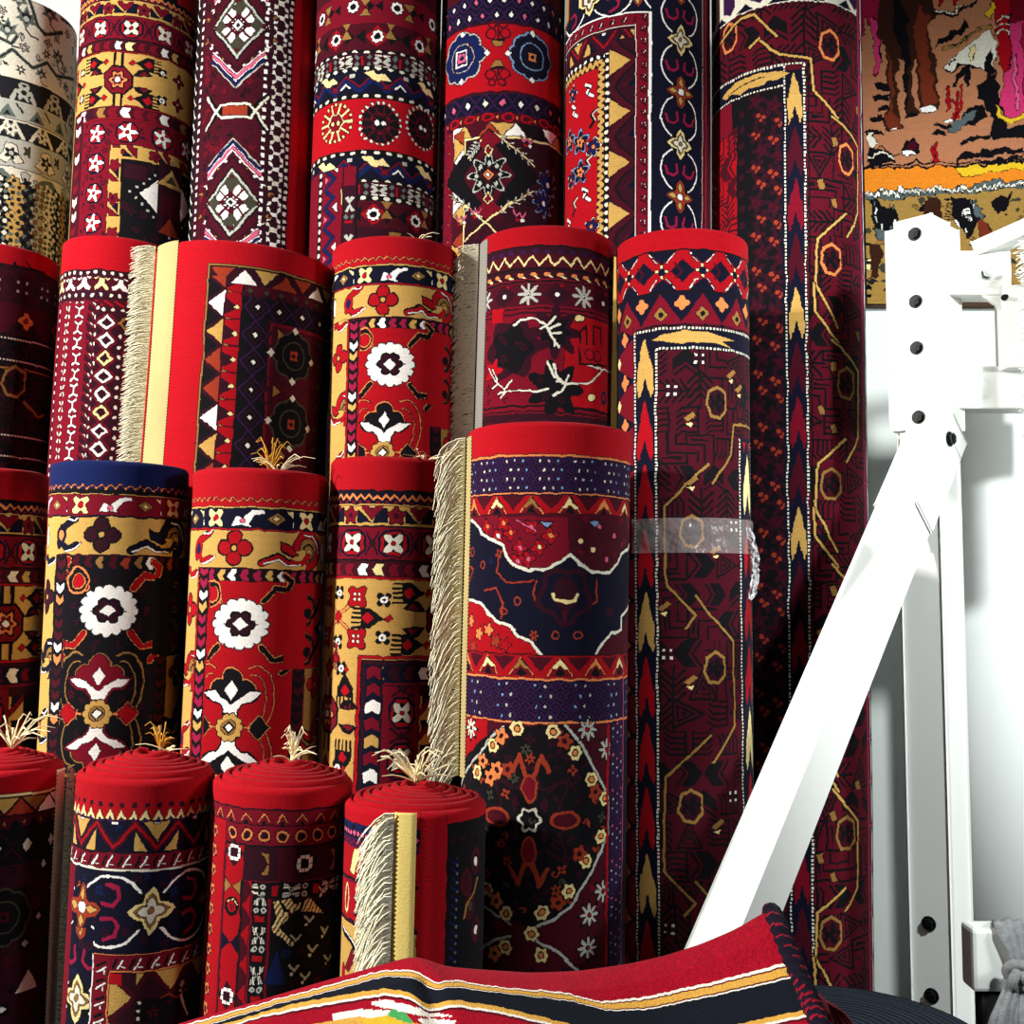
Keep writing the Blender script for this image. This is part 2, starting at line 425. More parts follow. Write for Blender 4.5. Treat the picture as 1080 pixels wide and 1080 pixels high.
# ------------------------------------------------------------------ motif library
def flower5(r, out='w', mid='c', n=5, ph=.6):
    return [(ros(r, .38, n, ph), out), (disc(r*.22), mid)]
ROSETTE = [(scal_(26, 16, 6.2, .88), 'x'), (scal_(25.5, 16, 5.0, .88), 'w'), (scal_(10.5, 6, 6.2, .9), 'k'), (mxy(seg(8, 0, 18, 0, 1.4)), 'k'), (scal_(9.5, 6, 4.2, .9), 'd'), (dia(9, 8), 'k'), (dia(8, 7), 'w')]
def palmette(g, line='o', tre='k', loop='r'):
    L = []
    for sx in (-1, 1):
        L += [(disc(21, sx*26, 4, 34), line), (disc(19, sx*26, 4, 32), loop), (disc(14, sx*24, 6, 26), line), (disc(12.6, sx*24, 6, 24.5), g)]
    L += [(box(20, 34, 0, 8), g)]
    L += [(orr(disc(12, 0, -16), disc(12, -14, -4), disc(12, 14, -4)), line), (orr(disc(10.5, 0, -16), disc(10.5, -14, -4), disc(10.5, 14, -4), disc(10, 0, 2)), tre)]
    L += [(pl((0, -14), (7, -4), (0, 6), (-7, -4)), 'w'),
          (mx(pl((0, 10), (5, 4), (10, 1), (20, -5), (34, -2), (28, 6), (22, 10), (14, 11), (9, 17), (8, 28), (0, 28))), tre), (mx(pl((0, 12), (5, 7), (10, 4), (20, -2), (32, -1), (26, 4), (21, 8), (13, 9), (7.5, 16), (6, 27), (0, 27))), 'w'),
          (mx(seg(0, 9, 8, 3, 2)), tre)]
    return L
def daisy(a='g', b='k', c='w'): return [(scal_(11.5, 10, 4.4), 'k'), (scal_(11, 10, 3.6), a), (disc(8), 't'), (dia(7, 7), b), (dia(4.5, 4.5), c)]

def fam_floral(cv, u0, s, top='r', ground='r', bnd='n', motif='r', edgec='o', uL=-56, uR=31, mono=False, vR=205, v0=0):
    V = lambda v: v0+v*s
    cv.fill(ground)
    cv.rect(-1e4, 1e4, -50, V(34), top)
    cv.band(V(29), V(37), '.', 10*s, 0, [(pline([(-6*s, 2*s), (0, -3*s), (6*s, 2*s)], 1.5), 'o')])
    cv.hl(V(40), 1.4, 'g'); cv.band(V(41), V(63), bnd, 104*s, u0, [
        (mv(ros(9, .35, 4, PI, ), -34*s, 0, s), 'y'), (mv(disc(3.5), -34*s, 0, s), 'R'),
        (mv(pl((-14, 8), (-9, -3), (-2, 0), (8, -8), (20, -9), (21, -6), (10, -3), (4, 6), (8, 9), (-4, 7)), 0, 0, s), 'w'), (mv(disc(3), -2*s, 3*s, s), 's'),
        (mv(dia(9, 6), 34*s, 0, s), 't'), (mv(dia(4, 3), 34*s, 0, s), 'y'),
        (mv(pl((44, -9), (52, -8), (62, 0), (67, 8), (60, 6), (52, -2)), 0, 0, s), 'y'),
        (mv(pl((-60, -8), (-52, 0), (-50, 8), (-56, 9), (-57, 2), (-63, -2)), 0, 0, s), 'w'),
        (mv(orr(disc(3.4, -64, -5, 4), disc(3.4, -64, 5, 4), disc(2.8, 72, -5, 4), disc(2.8, 72, 5, 4)), 0, 0, s), 'w')])
    cv.hl(V(63.5), 1.6, motif)
    scroll = [(pline([(-34, 14), (-18, 6), (-6, 13), (10, 12), (18, 2)], 9), 'k'), (ring(17, 11, 20, -1), 'k'), (ring(17, 8, 20, -1), motif if motif != 'n' else 'n'),
              (disc(11, 20, 0), 't'), (ring(8, 2.2, 21, 1), 'k'), (disc(4, 22, 2), 'g'), (box(9, 10, 8, 10), 'g'),
              (pline([(-34, 15), (-17, 7), (-6, 14), (12, 13), (21, 5)], 6), motif), (pline([(-32, 15), (-16, 10), (-6, 16.5), (10, 15)], 2), 'w'),
              (pline([(14, -17), (26, -16), (35, -8), (38, 2)], 2), 'w'), (pl((-16, -10), (-2, -6), (8, 4), (0, 8), (-14, 2)), 'k'), (pl((-14, -8), (-2, -4), (6, 4), (-2, 5), (-12, 0)), motif)]
    four = [(orr(disc(9.5, 0, -11), disc(9.5, 0, 11), disc(9.5, -11.5, 0), disc(9.5, 11.5, 0)), 'k'),
            (orr(disc(7.5, 0, -11), disc(7.5, 0, 11), disc(7.5, -11.5, 0), disc(7.5, 11.5, 0)), motif if motif != 'n' else 'd'), (disc(5), 'k'), (disc(3), 'g')]
    hook = [(pline([(-8, 8), (-4, -8), (8, -14), (14, -18)], 9), 'k'), (pline([(-8, 10), (-4, -8), (8, -14), (14, -18)], 6.5), motif), (pline([(-6, 4), (4, 14), (16, 10)], 8), 'k'),
            (pline([(-6, 4), (4, 13), (16, 10)], 5.5), motif), (disc(8, -5, 0, 10), motif), (disc(4, -5, 0, 5.5), 'B' if motif == 'r' else 'o'), (pline([(4, -17), (13, -16), (19, -22)], 1.8), 'w'), (pline([(2, 17), (14, 14), (22, 8)], 1.8), 'w')]
    cv.band(V(65), V(104), 'g', 196*s, u0+12*s, mvl(four, -22*s, -1*s, s*.95)+mvl(scroll, 42*s, 0, s)+mvl(hook, -66*s, 0, s)+[(mv(disc(6, 92, 0, 13), 0, 0, s), 'k'), (mv(disc(4.5, 92, 0, 11), 0, 0, s), 'i')]+mvl([(lambda p, q, f=f: f(-p, q), c) for f, c in hook], 118*s, 0, s*.8))
    cv.hl(V(105), 2, 'd')
    cv.band(V(106), V(119), 'k', 13*s, u0, [(mv(flx(chev(.75, 3.6, 6)), 1*s, 0, s), 'zzgwzzzgw'if ground == 'r' else 'mutwmummt')])
    cv.hl(V(119.5), 1.2, motif)
    # stems in the field
    for sx in (-1, 1):
        for sy in (-1, 1):
            st = [(u0+sx*24*s, V(163+sy*24)), (u0+sx*36*s, V(163+sy*38)), (u0+sx*50*s, V(163+sy*36)), (u0+sx*54*s, V(163+sy*46)), (u0+sx*46*s, V(163+sy*52))]
            cv.line(st, 8*s, edgec); cv.line(st, 5.5*s, 'k' if ground == 'r' else 'r')
    cv.stamp(u0-34*s, V(132), 22, [(disc(13, 0, 0, 15), 'o'), (disc(11, 0, 0, 13), 'k'), (disc(7.5, 1, 1, 9), 'o'), (disc(6, 1, 1, 7.5), 'R')], s)
    cv.stamp(u0, V(163), 40, ROSETTE, s)
    tre = 'k' if ground == 'r' else 'c'
    P = palmette(ground, 'o' if ground == 'r' else 't', tre, ground)
    cv.stamp(u0-6*s, V(236), 62, P, s); cv.stamp(u0-7*s, V(306), 62, mvl(P, 0, 0, 1, True), s)
    cv.stamp(u0-7*s, V(271), 50, [(mx(dia(13, 13, 31, 0)), edgec), (mx(dia(11.5, 11.5, 31, 0)), 'k' if ground == 'r' else 'r'), (box(22, 1.2), edgec)]+daisy(), s)
    if ground == 'k': cv.sprinkle('k', 'dmd', 90, int(abs(u0))+3, 4.5*s, (uL*s+8, 130*s, V(126), V(330)))
    # darker florals beyond the rosette
    dk = 'k' if ground == 'r' else 'd'
    for vv in (148, 190):
        cv.stamp(u0+74*s, V(vv), 30, [(ring(15, 5, 0, 0), edgec if edgec != 'o' else 't'), (ring(15, 3.6), dk), (box(14, 20, -12, 0), ground), (disc(6, 4, 3), dk), (seg(10, 10, 28, -10, 5), dk)], s)
    cv.stamp(u0+112*s, V(168), 30, [(pl((-22, 0), (0, -18), (16, 0), (0, 18)), dk), (dia(9, 11), 'i'), (pl((0, -26), (6, -4), (0, 4), (-5, -4)), 'b'), (fl(pl((0, -26), (6, -4), (0, 4), (-5, -4))), 'b')], s)
    # side borders turned down the length
    L = uL*s
    cv.col(L-17*s, L, 'k', 12.5*s, 0, [(mv(chev(.75, 3.6, 6), 1*s, 0, s), 'zwgzzzwgzz' if ground == 'r' else 'mwodmmwodm')], V(106))
    cv.vl(L-18*s, 1.6, motif, V(104)); cv.vl(L+1, 1.2, motif, V(119))
    cv.col(L-60*s, L-19*s, 'g', 190*s, V(150), mvl([(sw(f), c) for f, c in four], 0, 3, s*.9)+mvl([(sw(f), c) for f, c in scroll], 66*s, 0, s)+mvl([(sw(f), c) for f, c in hook], -50*s, 0, s)
           + [(mv(dia(11, 8), 106*s, 4*s, s), 'k'), (mv(dia(8, 6), 106*s, 4*s, s), motif)], V(104))
    cv.vl(L-61*s, 2, 'n' if ground == 'r' else 'm', V(66)); cv.col(L-74*s, L-62*s, 'w' if ground == 'r' else 'i', 14*s, 0, [(box(4, 3), motif)], V(66))
    cv.rect(uR*s, uR*s+17*s, V(vR), 1e4, 'k'); cv.col(uR*s, uR*s+17*s, 'k', 12.5*s, 0, [(mv(chev(.75, 3.4, 6), 1*s, 0, s), 'dwdmmmdmddmw')], V(vR))
    cv.col(uR*s+18*s, uR*s+58*s, 't', 150*s, V(vR+70), mvl([(sw(f), c) for f, c in scroll], 5, -4, s*1.05)+mvl([(sw(f), c) for f, c in four], -52*s, 0, s*.8), V(vR))

def fork(c='k', i='R', wide=1):   # a bud with a comb foot, pointing up
    L = [(pl((0, -18), (5, -10), (11, -2), (11, 8), (-11, 8), (-11, -2), (-5, -10)), c), (dia(6, 7, 0, 1), i), (dia(4.5, 5, 0, -22), i), (seg(0, -18, 0, -12, 2), c)]
    for x in (-10, -5, 0, 5, 10): L.append((seg(x, 8, x, 18, 2.6), c))
    return L
def medal(c='c', k='k'):
    L = [(pl((-10, -22), (10, -22), (22, -10), (22, 10), (10, 22), (-10, 22), (-22, 10), (-22, -10)), k), (pl((-9, -19), (9, -19), (19, -9), (19, 9), (9, 19), (-9, 19), (-19, 9), (-19, -9)), c),
         (ros(14, .18, 6, 0), k), (ros(11, .22, 6, 0), 'o'), (ros(7, .2, 6, 0), 'c'), (disc(4.5), 'w')]
    for x in (-6, 6): L += [(seg(x, -22, x, -40, 4.5), k), (seg(x, 22, x, 40, 4.5), k)]
    for sx in (-1, 1):
        for sy in (-1, 1):
            L += [(pl((sx*22, sy*8), (sx*36, sy*8), (sx*50, sy*10), (sx*40, sy*20), (sx*30, sy*18)), k), (pl((sx*30, sy*10), (sx*38, sy*10), (sx*44, sy*11), (sx*38, sy*16)), c)]
    return L
SPARK = [(orr(disc(3.4, -4, -4), disc(3.4, 4, -4), disc(3.4, -4, 4), disc(3.4, 4, 4)), 'k'), (disc(4), 'w'), (dia(2), 'k')]
def cluster(): # four red blossoms joined by a cross
    L = [(mxy(seg(3, 3, 24, 20, 5)), 'k'), (mxy(seg(3, 3, 24, 20, 3)), 'o')]
    for sx in (-1, 1):
        for sy in (-1, 1):
            L += mvl([(ros(13, .22, 4, PI), 'k'), (ros(11.5, .24, 4, PI), 'r'), (orr(disc(2, -3, -3), disc(2, 3, 3), disc(2, 3, -3), disc(2, -3, 3)), 'i')], sx*27, sy*24)
    return L+[(dia(7, 8), 'r')]
def fam_gold(cv, s, v0=0, um=62, uF=-30, top='r', flow=46, uflow=0, simple=False):
    V = lambda v: v0+v*s
    cv.fill('d')
    cv.rect(-1e4, 1e4, -50, V(36), top); cv.hl(V(37), 2.5, 'k')
    cv.band(V(38), V(51), 'n', 9.5*s, 0, [(pline([(-6*s, 3*s), (0, -3*s), (6*s, 3*s)], 2.2), 'o'), (box(2*s, 2, 0, 5*s), 'c')])
    cv.hl(V(52), 1.6, 'g')
    cv.band(V(53), V(74), 'g', 52*s, 2, [(mv(pl((8, -8), (26, 8), (8, 8)), 0, 0, s), 'n'), (mv(pl((18, -8), (44, -8), (44, 8), (34, 8)), 0, 0, s), 'n'),
        (mv(pl((-18, -8), (-8, -8), (-8, 8), (-26, 8)), 0, 0, s), 'n'), (mv(pl((-44, -8), (-18, -8), (-34, 8), (-44, 8)), 0, 0, s), 'n'),
        (mv(seg(18, -9, 34, 9, 7), 0, 0, s), 'c'), (mv(seg(-18, -9, -34, 9, 7), 0, 0, s), 'c'),
        (mv(box(9, 9), 0, 0, s), 'g'), (mv(ros(9.5, .2, 5, PI/2), 0, 0, s), 'k'), (mv(ros(8, .25, 5, PI/2), 0, 0, s), 'c'), (mv(disc(3), 0, 0, s), 'd')])
    cv.hl(V(75), 1.6, 'k')
    oct_ = pl((-8, -15), (8, -15), (17, -7), (17, 7), (8, 15), (-8, 15), (-17, 7), (-17, -7))
    oct2 = pl((-7, -12.5), (7, -12.5), (14, -6), (14, 6), (7, 12.5), (-7, 12.5), (-14, 6), (-14, -6))
    blossom = [(oct_, 'n'), (oct2, 'r'), (box(10.5, 9.5), 'k'), (mv(ros(9.5, .42, 4, PI), 0, 0), 'i'), (disc(2.6), 'r')]
    xx = [(mxy(seg(0, 0, 7, 12, 2.2)), 'n'), (dia(5, 5), 'd')]
    cv.band(V(76), V(110), 'c', flow*s, uflow, mvl(xx, flow*s/2, 0, s)+mvl(xx, -flow*s/2, 0, s)+mvl(blossom, 0, 0, s))
    cv.hl(V(111), 1.8, 'k')
    cv.band(V(112), V(129), 'm', 17*s, 0, [(mv(chev(-.6, 6.2, 7.5), 0, 0, s), 'k'), (mv(chev(-.6, 4.6, 6.2), 0, 0, s), 'ccwgccwy')])
    cv.hl(V(129.5), 1.8, 'r')
    cv.rect(-1e4, 1e4, V(131), V(1000), 'g')
    g = lambda L, x, y, sc=1: cv.stamp(x*s+um*s, V(y), 62, L, s*sc)
    g(medal(), 0, 172)
    ro = lambda L, sgn=1: [((lambda p, q, f=f: f(-q*sgn, p*sgn)), c) for f, c in L]
    for sy in (-1, 1): g(ro(fork(), -1), -42, 172+sy*27); g(ro(fork(), 1), 42, 172+sy*27)
    g(ro(fork(), -1), -86, 172)
    for sy in (-1, 1): g(SPARK, -70, 172+sy*20); g(SPARK, 64, 172+sy*20); g(SPARK, -124, 172+sy*26)
    g(cluster(), -124, 172, .92); g(fork('c'), -126, 216, .62)
    for sy in (-1, 1): g(mvl([(ros(13, .3, 4, 0), 'k'), (ros(10, .35, 4, 0), 'c'), (disc(3), 'w')], 0, 0, .7), 92, 172+sy*18)
    # the side, below the band
    u = uF
    cv.hl(V(213), 3, 'r', u0=(u-3)*s); cv.hl(V(216), 2, 'k', u0=(u-3)*s)
    cv.rect((u-2)*s, 1e4, V(215), 1e4, 'd')
    cv.vl((u-1)*s, 3.5*s, 'r', V(212)); cv.vl((u+2)*s, 2, 'k', V(216))
    cv.band(V(220), V(238), 'n', 17*s, 4, [(mv(chev(-.6, 5, 7), 0, 0, s), 'dmwcdt')], u0=(u+4)*s)
    cv.col((u+6)*s, (u+25)*s, 'n', 18*s, V(226), [(mv(chev(-.6, 5.6, 7.5), 0, 0, s), 'ccwcgcw')], V(222))
    cv.vl((u+27)*s, 2, 'c', V(240)); cv.hl(V(240), 2, 'c', u0=(u+27)*s)
    cv.col((u+28)*s, (u+66)*s, 'c', 48*s, V(270), mvl(xx, 24*s, 0, s)+mvl(xx, -24*s, 0, s)+mvl(blossom, 0, 0, s), V(242))
    cv.col((u+67)*s, (u+85)*s, 'g', 26*s, V(262), [(mv(pl((-10, -7), (4, -7), (-10, 7)), 0, 0, s), 'n'), (mv(seg(-8, 9, 9, -9, 6), 0, 0, s), 'c')], V(252))
    cv.rect((u+86)*s, 1e4, V(252), 1e4, 'k')
    for j in range(6):   # left gold strip: medallions and buds
        vv = 276+j*104
        cv.stamp((u-46)*s, V(vv), 55, mvl(medal(), 0, 0, .92), s)
        cv.stamp((u-18)*s, V(vv-28), 30, fork(), s); cv.stamp((u-18)*s, V(vv+44), 30, mvl(fork(), 0, 0, 1, True), s)
        cv.stamp((u-46)*s, V(vv-50), 20, [(dia(9, 12), 'k'), (dia(6, 8), 'r')], s)
        cv.stamp((u-24)*s, V(vv-50), 20, SPARK, s)
        cv.vl((u-50)*s, 1.4, 'i', V(vv-40), V(vv-20)); cv.vl((u-44)*s, 1.4, 'i', V(vv-40), V(vv-20))

def arcflower(kind):
    if kind: return [(mx(pl((0, 0), (8, -9), (21, -7), (27, 0), (21, 7), (8, 9))), 'u'), (my(pl((0, 0), (-8, 9), (-5, 20), (0, 27), (5, 20), (8, 9))), 'u'), (mx(pl((6, 0), (14, -5), (24, 0), (14, 5))), 'g'), (my(pl((0, 6), (-5, 14), (0, 24), (5, 14))), 'g'), (disc(6), 'w')]
    a = lambda r: orr(mx(pl((0, -r*.16), (r*.35, -r*.34), (r*.66, -r*.28), (r, 0), (r*.66, r*.28), (r*.35, r*.34), (0, r*.16))), my(pl((-r*.16, 0), (-r*.34, r*.35), (-r*.28, r*.66), (0, r), (r*.28, r*.66), (r*.34, r*.35), (r*.16, 0))))
    return [(a(27), 'k'), (a(25.5), 'y'), (a(18.5), 't'), (a(15), 'k'), (ros(10, .35, 4, 0), 'i'), (disc(3.6), 't')]
def fam_arc(cv, s, v0, uL, uf=10, top='r', order=1, side='L'):
    """navy band of white arcs and blossoms; it turns down the side at uL"""
    V = lambda v: v0+v*s
    sg = 1 if side == 'L' else -1
    lo, hi = (uL, 1e4) if side == 'L' else (-1e4, uL)
    cv.fill('d')
    cv.rect(-1e4, 1e4, -99, V(42), top)
    cv.band(V(25), V(37), '.', 12.5*s, 0, [(disc(3*s, 0, 0), 'd')])
    cv.band(V(36), V(46), top, 12.5*s, 0, [(mv(pl((-6, 5), (-2, -2), (-1, -5), (1, -5), (2, -2), (6, 5)), 0, 0, s), 'y')])
    cv.band(V(43), V(50), '.', 12.5*s, 0, [(mv(pl((-6, 4), (0, -4), (6, 4)), 0, 0, s), 'p')])
    tri = lambda per: [(mv(pl((-13, -15), (13, -15), (0, 4)), 0, 0, s), 'gngn'), (mv(pl((-13, 15), (0, -6), (13, 15)), per/2, 0, s), 'gngn'), (mv(pl((-13, 15), (0, -6), (13, 15)), -per/2, 0, s), 'gngn'),
        (mv(mx(seg(-2, 14, 23, -15, 7)), 0, 0, s), 'm'), (mv(mx(seg(-2, 14, 23, -15, 2.5)), 0, 0, s), 'r'), (mv(box(3, 2, 0, -15), 0, 0, s), 'w')]
    cv.band(V(48), V(79), 'n', 44*s, 12*s, tri(44*s))
    tick = [(mv(seg(-3, 6, 3, -4, 2.4), 0, 0, s), 'w'), (mv(seg(1, 4, 5, 4, 2), 0, 0, s), 'i'), (mv(seg(-8, 5, -4, -4, 3), 0, 0, s), 'k')]
    cv.band(V(80), V(96), 'c', 17.5*s, 0, tick); cv.hl(V(79.5), 1.6, 'k'); cv.hl(V(97), 1.8, 'i')
    wave = [(mv(ring(36, 2.6), 0, 0, s), 'w'), (mv(my(pline([(-8, 8), (4, 6), (10, 14), (8, 24), (-4, 28)], 4)), 0, 0, s), 'z')]
    half = 43*s
    def run(fn, a0, w0, w1, bg, org, **kw):
        sh = lambda L, k: [(mv(f, k, 0), c) for f, c in L]
        ws = [(mv(f, half, 0), c) for f, c in wave]+[(mv(f, -half, 0), c) for f, c in wave]
        bf = [(f, c) for f, c in ws]
        fn(w0, w1, bg, 172*s, org, sh(wave, half)+sh(wave, -half)+[(mv(f, 0, 0, s), c) for f, c in [(box(17, 17), 'k')]+arcflower(0)]
           + sh([(mv(box(15, 15), 0, 0, s), 'k')]+[(mv(f, 0, 0, s), c) for f, c in arcflower(1)], 2*half)+sh([(mv(box(15, 15), 0, 0, s), 'k')]+[(mv(f, 0, 0, s), c) for f, c in arcflower(1)], -2*half), **kw)
    run(cv.band, 0, V(98), V(181), 'n' if order else 'k', uf)
    return V, tick, tri, run, lo, hi

def lattice(cv, v0, v1, s=1, col=False, a=-1e4, b=1e4, bg='n', x='p', per=13, dot='wbi', off=0):
    f = cv.col if col else cv.band
    kw = dict(v0=a, v1=b) if col else dict(u0=a, u1=b)
    w = v1-v0; nrow = max(1, round(w/(per*s))); h = w/nrow
    f(v0, v1, bg, **kw)
    for j in range(nrow):
        f(v0+j*h, v0+(j+1)*h, '.', h, off+(h/2 if j % 2 else 0), [(mxy(seg(h*.5, h*.05, h*.05, h*.5, 1.8)), x), (dia(h*.16, h*.2), dot)], **kw)

def octflower(r=22, a='n', b='b', c='o', l='h'):
    lob = lambda k: orr(*[disc(r*.40*k, r*.64*math.cos(i*PI/4)*1.0, r*.64*math.sin(i*PI/4)) for i in range(8)], disc(r*.6))
    return [(lob(1.0+2.2/(r*.4)), l), (lob(1.0), a), (disc(r*.62), l), (disc(r*.56), a), (box(r*.34, r*.34), b), (box(r*.24, r*.24), a), (box(r*.2, r*.2), c), (dia(r*.13), a)]

def flame(cv, u0, w, v0, v1, per, first, photo_gold=4, colours='gcdc', bg='n'):
    """warp-dyed flame stripe: spear shapes pointing up, one in four golden"""
    cv.col(u0-w/2, u0+w/2, bg, v0=v0, v1=v1)
    h = per/4
    for j in range(-1, 40):
        c = colours[j % 4]; v = first+j*h
        if v > v1: break
        L = h*.98
        out = [(0, 0), (w*.14, L*.14), (w*.24, L*.3), (w*.42, L*.52), (w*.45, L*.86), (w*.34, L*.98), (w*.16, L*.84), (0, L*.62)]
        pts = [(u0+x, v+y) for x, y in out]+[(u0-x, v+y) for x, y in out[::-1]]
        w_ = cv.sl(u0-w/2, u0+w/2, max(v, v0), min(v+L, v1))
        if w_: 
            jit = 1.2*np.sin(w_[2]*2.1)+1.0*np.sin(w_[2]*5.3)
            cv._put(w_, [(pl(*[(x-u0, y-v) for x, y in pts]), c)], w_[2]-u0, w_[3]-v+jit*.0+jit, np.zeros((1, 1)), (w_[3] >= v0) & (w_[3] < v1))
def dotline(cv, u=None, v=None, per=3.6, r=1.15, c='i', bgw=3.2, bg='k', a=-1e4, b=1e4):
    if u is not None: cv.col(u-bgw/2, u+bgw/2, bg, per, 0, [(box(r, r), c)], a, b)
    else: cv.band(v-bgw/2, v+bgw/2, bg, per, 0, [(box(r, r), c)], a, b)
GEO = [
 lambda c: [(seg(-11, -12, -11, 12, 2.4), c)]+[(pline([(-11, y), (4, y), (9, y-4)], 2.2), c) for y in (-11, -5.5, 0, 5.5, 11)],
 lambda c: [(pline([(-14, 13), (-14, -13), (13, 0), (-14, 13)], 2.4), c), (pline([(-9.5, 7), (-9.5, -7), (5, 0), (-9.5, 7)], 2), c), (pl((-6, 3), (-6, -3), (0, 0)), c)],
 lambda c: [(seg(0, -16, 0, 16, 2.4), c)]+[(mx(seg(0, y+6, 11, y-4, 2.6)), c) for y in (-9, -2, 5, 12)],
 lambda c: [(pline([(-14, 14), (-14, -14), (14, -14), (14, -4), (-4, -4), (-4, 14)], 2.4), c), (pline([(3, 14), (3, 4), (14, 4)], 2.2), c), (pl((-11, -8), (9, -11), (9, -7), (-7, -7)), c)],
 lambda c: [(pl((-14, 0), (-4, -12), (8, -12), (0, 0), (8, 12), (-4, 12)), c), (pline([(4, 0), (12, -11)], 2.6), c), (pline([(4, 0), (12, 11)], 2.6), c)],
]
def geofill(cv, u0, u1, v0, v1, bg, c='n', step=25, seed=1):
    cv.rect(u0, u1, v0, v1, bg)
    rnd = random.Random(seed); v = v0+12; row = 0
    while v < v1:
        u = u0+12+(step/2 if row % 2 else 0)
        while u < u1-4:
            L = GEO[rnd.randrange(len(GEO))](c); s_ = rnd.uniform(.95, 1.2)
            if rnd.random() < .5: L = [(flx(f), k) for f, k in L]
            if rnd.random() < .5: L = [(fl(f), k) for f, k in L]
            if rnd.random() < .35: L = [(sw(f), k) for f, k in L]
            if v < v1-10: cv.stamp(u, v, 18, L, s_)
            u += step
        v += step; row += 1
def medhex(o='o', i='m', r=1.0):
    h = lambda k: pl((0, -19*k), (12*k, -12*k), (13*k, 8*k), (4*k, 18*k), (-8*k, 16*k), (-14*k, 4*k), (-11*k, -13*k))
    return [(h(1.05), 'k'), (h(1), o), (h(.8), i), (ros(9, .25, 5, .4), 'k'), (orr(disc(2, -3, -4), disc(2, 4, 1), disc(2, -3, 5)), i)]
XDOT = [(orr(*[box(1.5, 1.5, a, b) for a, b in ((-4, -4), (4, -4), (-4, 4), (4, 4))]), 'i'), (box(1.3, 1.3), 'k')]
# ================================================================== the rugs
# ---- back row
A1 = Rug('ivory and grey floral rolled rug at the left end of the back row', -72, 84, 0, -84, 72, 250, 3.36, ylow=265, yhi=0, zmax=3.02, k=1.1)
cv = A1.cv; cv.fill('i'); Y = lambda y: cv.P(6, y)[1]
for (x, y, s_, a) in ((28, 18, 1, .3), (54, 14, .9, 1), (8, 30, .9, 2), (-30, 30, 1, 0), (62, 60, .8, 1), (44, 78, .6, 0), (-10, 64, .7, 2), (70, 92, .5, 0), (20, -2, .8, 1)):
    u, v = cv.P(x, y)
    cv.stamp(u, v, 24, [(mx(pl((0, -14), (4, -4), (11, -9), (8, 0), (13, 5), (4, 6), (0, 14))), 'e'), (mx(pl((0, -9), (2, -2), (6, -5), (4, 2), (0, 8))), 'x'), (disc(3, 0, 2), 'h'), (pline([(0, 14), (6, 20), (14, 20)], 2), 'x')], s_)
for pts in ([(-30, 60), (-4, 62), (14, 52), (34, 72), (50, 66), (60, 80), (78, 84)], [(30, -4), (40, 26), (48, 36), (66, 34)], [(62, -4), (66, 20), (80, 30)], [(0, 40), (12, 46), (18, 38)]):
    cv.line(pts, 4.2, 'e', True); cv.line(pts, 1.8, 'x', True)
def guard(y0, y1, bg, L, per, off=0): cv.band(Y(y0), Y(y1), bg, per, off, L)
guard(80, 83, 'x', [], 9); guard(83, 103, 'x', [(seg(-12, 9, -2, -9, 5), 'h'), (seg(12, 9, 2, -9, 5), 'h'), (box(8, 9, 0, 0), 'x'), (ros(8, .3, 6), 'h'), (disc(3), 'x')], 38, 20)
guard(103, 105, 'h', [], 9); guard(105, 124, 'h', [(pl((-9, 7), (0, -7), (9, 7)), 'e'), (pl((-4, 6), (0, 0), (4, 6)), 'x'), (seg(9, -8, 22, 8, 2), 'x')], 32, 4)
guard(124, 126, 'i', [], 9); guard(126, 144, 'x', [(seg(-14, 8, -4, -8, 4), 'i'), (seg(14, 8, 4, -8, 4), 'i'), (disc(7), 'e'), (ros(6, .3, 6), 'i'), (disc(2), 'x')], 36, 8)
guard(144, 176, 'h', [(mx(pl((0, -12), (6, -10), (8, 0), (14, 8), (4, 12), (0, 6))), 'i'), (ros(6, .3, 5), 'x'), (disc(2.5), 'h'), (mv(ros(5, .3, 5), 18, -6), 'q')], 40, 10)
cv.rect(-1e4, 1e4, Y(178), 1e4, 'e')
v = Y(176); j = 0
cv.band(v-2, v+20, '.', 58, 26, [(pl((-26, -10), (26, -10), (14, 0), (8, 12), (-6, 4), (-16, 0)), 'i'), (mx(pl((0, -8), (6, -6), (3, 4), (0, 2))), 'h')])
while v < cv.v0+cv.H/cv.k:
    v += 6.6; j += 1
    if j > 1: cv.band(v-6, v+6, '.', 13.5, (j % 2)*6.7, [(ros(5.2, .3, 4, j*.8), 'kgxhi'), (disc(2.4), 'ixktq')])
cv.sprinkle('i', 'hheq', 90, 6, 5); A1.finish()

A2 = Rug('crimson rolled rug with gold medallion band, between ivory rug and diamond rug', 84, 212, 0, 72, 202, 246, 3.26, ylow=262, yhi=0, zmax=3.06, k=1.2)
cv = A2.cv; s_ = .74; v57 = cv.P(145, 57)[1]
fam_gold(cv, s_, v57-131*s_, um=-22/.74, uF=-16, flow=49, uflow=-10)
vv = cv.P(112, 152)[1]
cv.rect(-1e4, -43, vv-24, 1e4, 'c'); cv.rect(-43, 1e4, v57-131*s_+252*s_, 1e4, 'k')
u1, u2 = cv.P(114, 190)[0], cv.P(127, 190)[0]
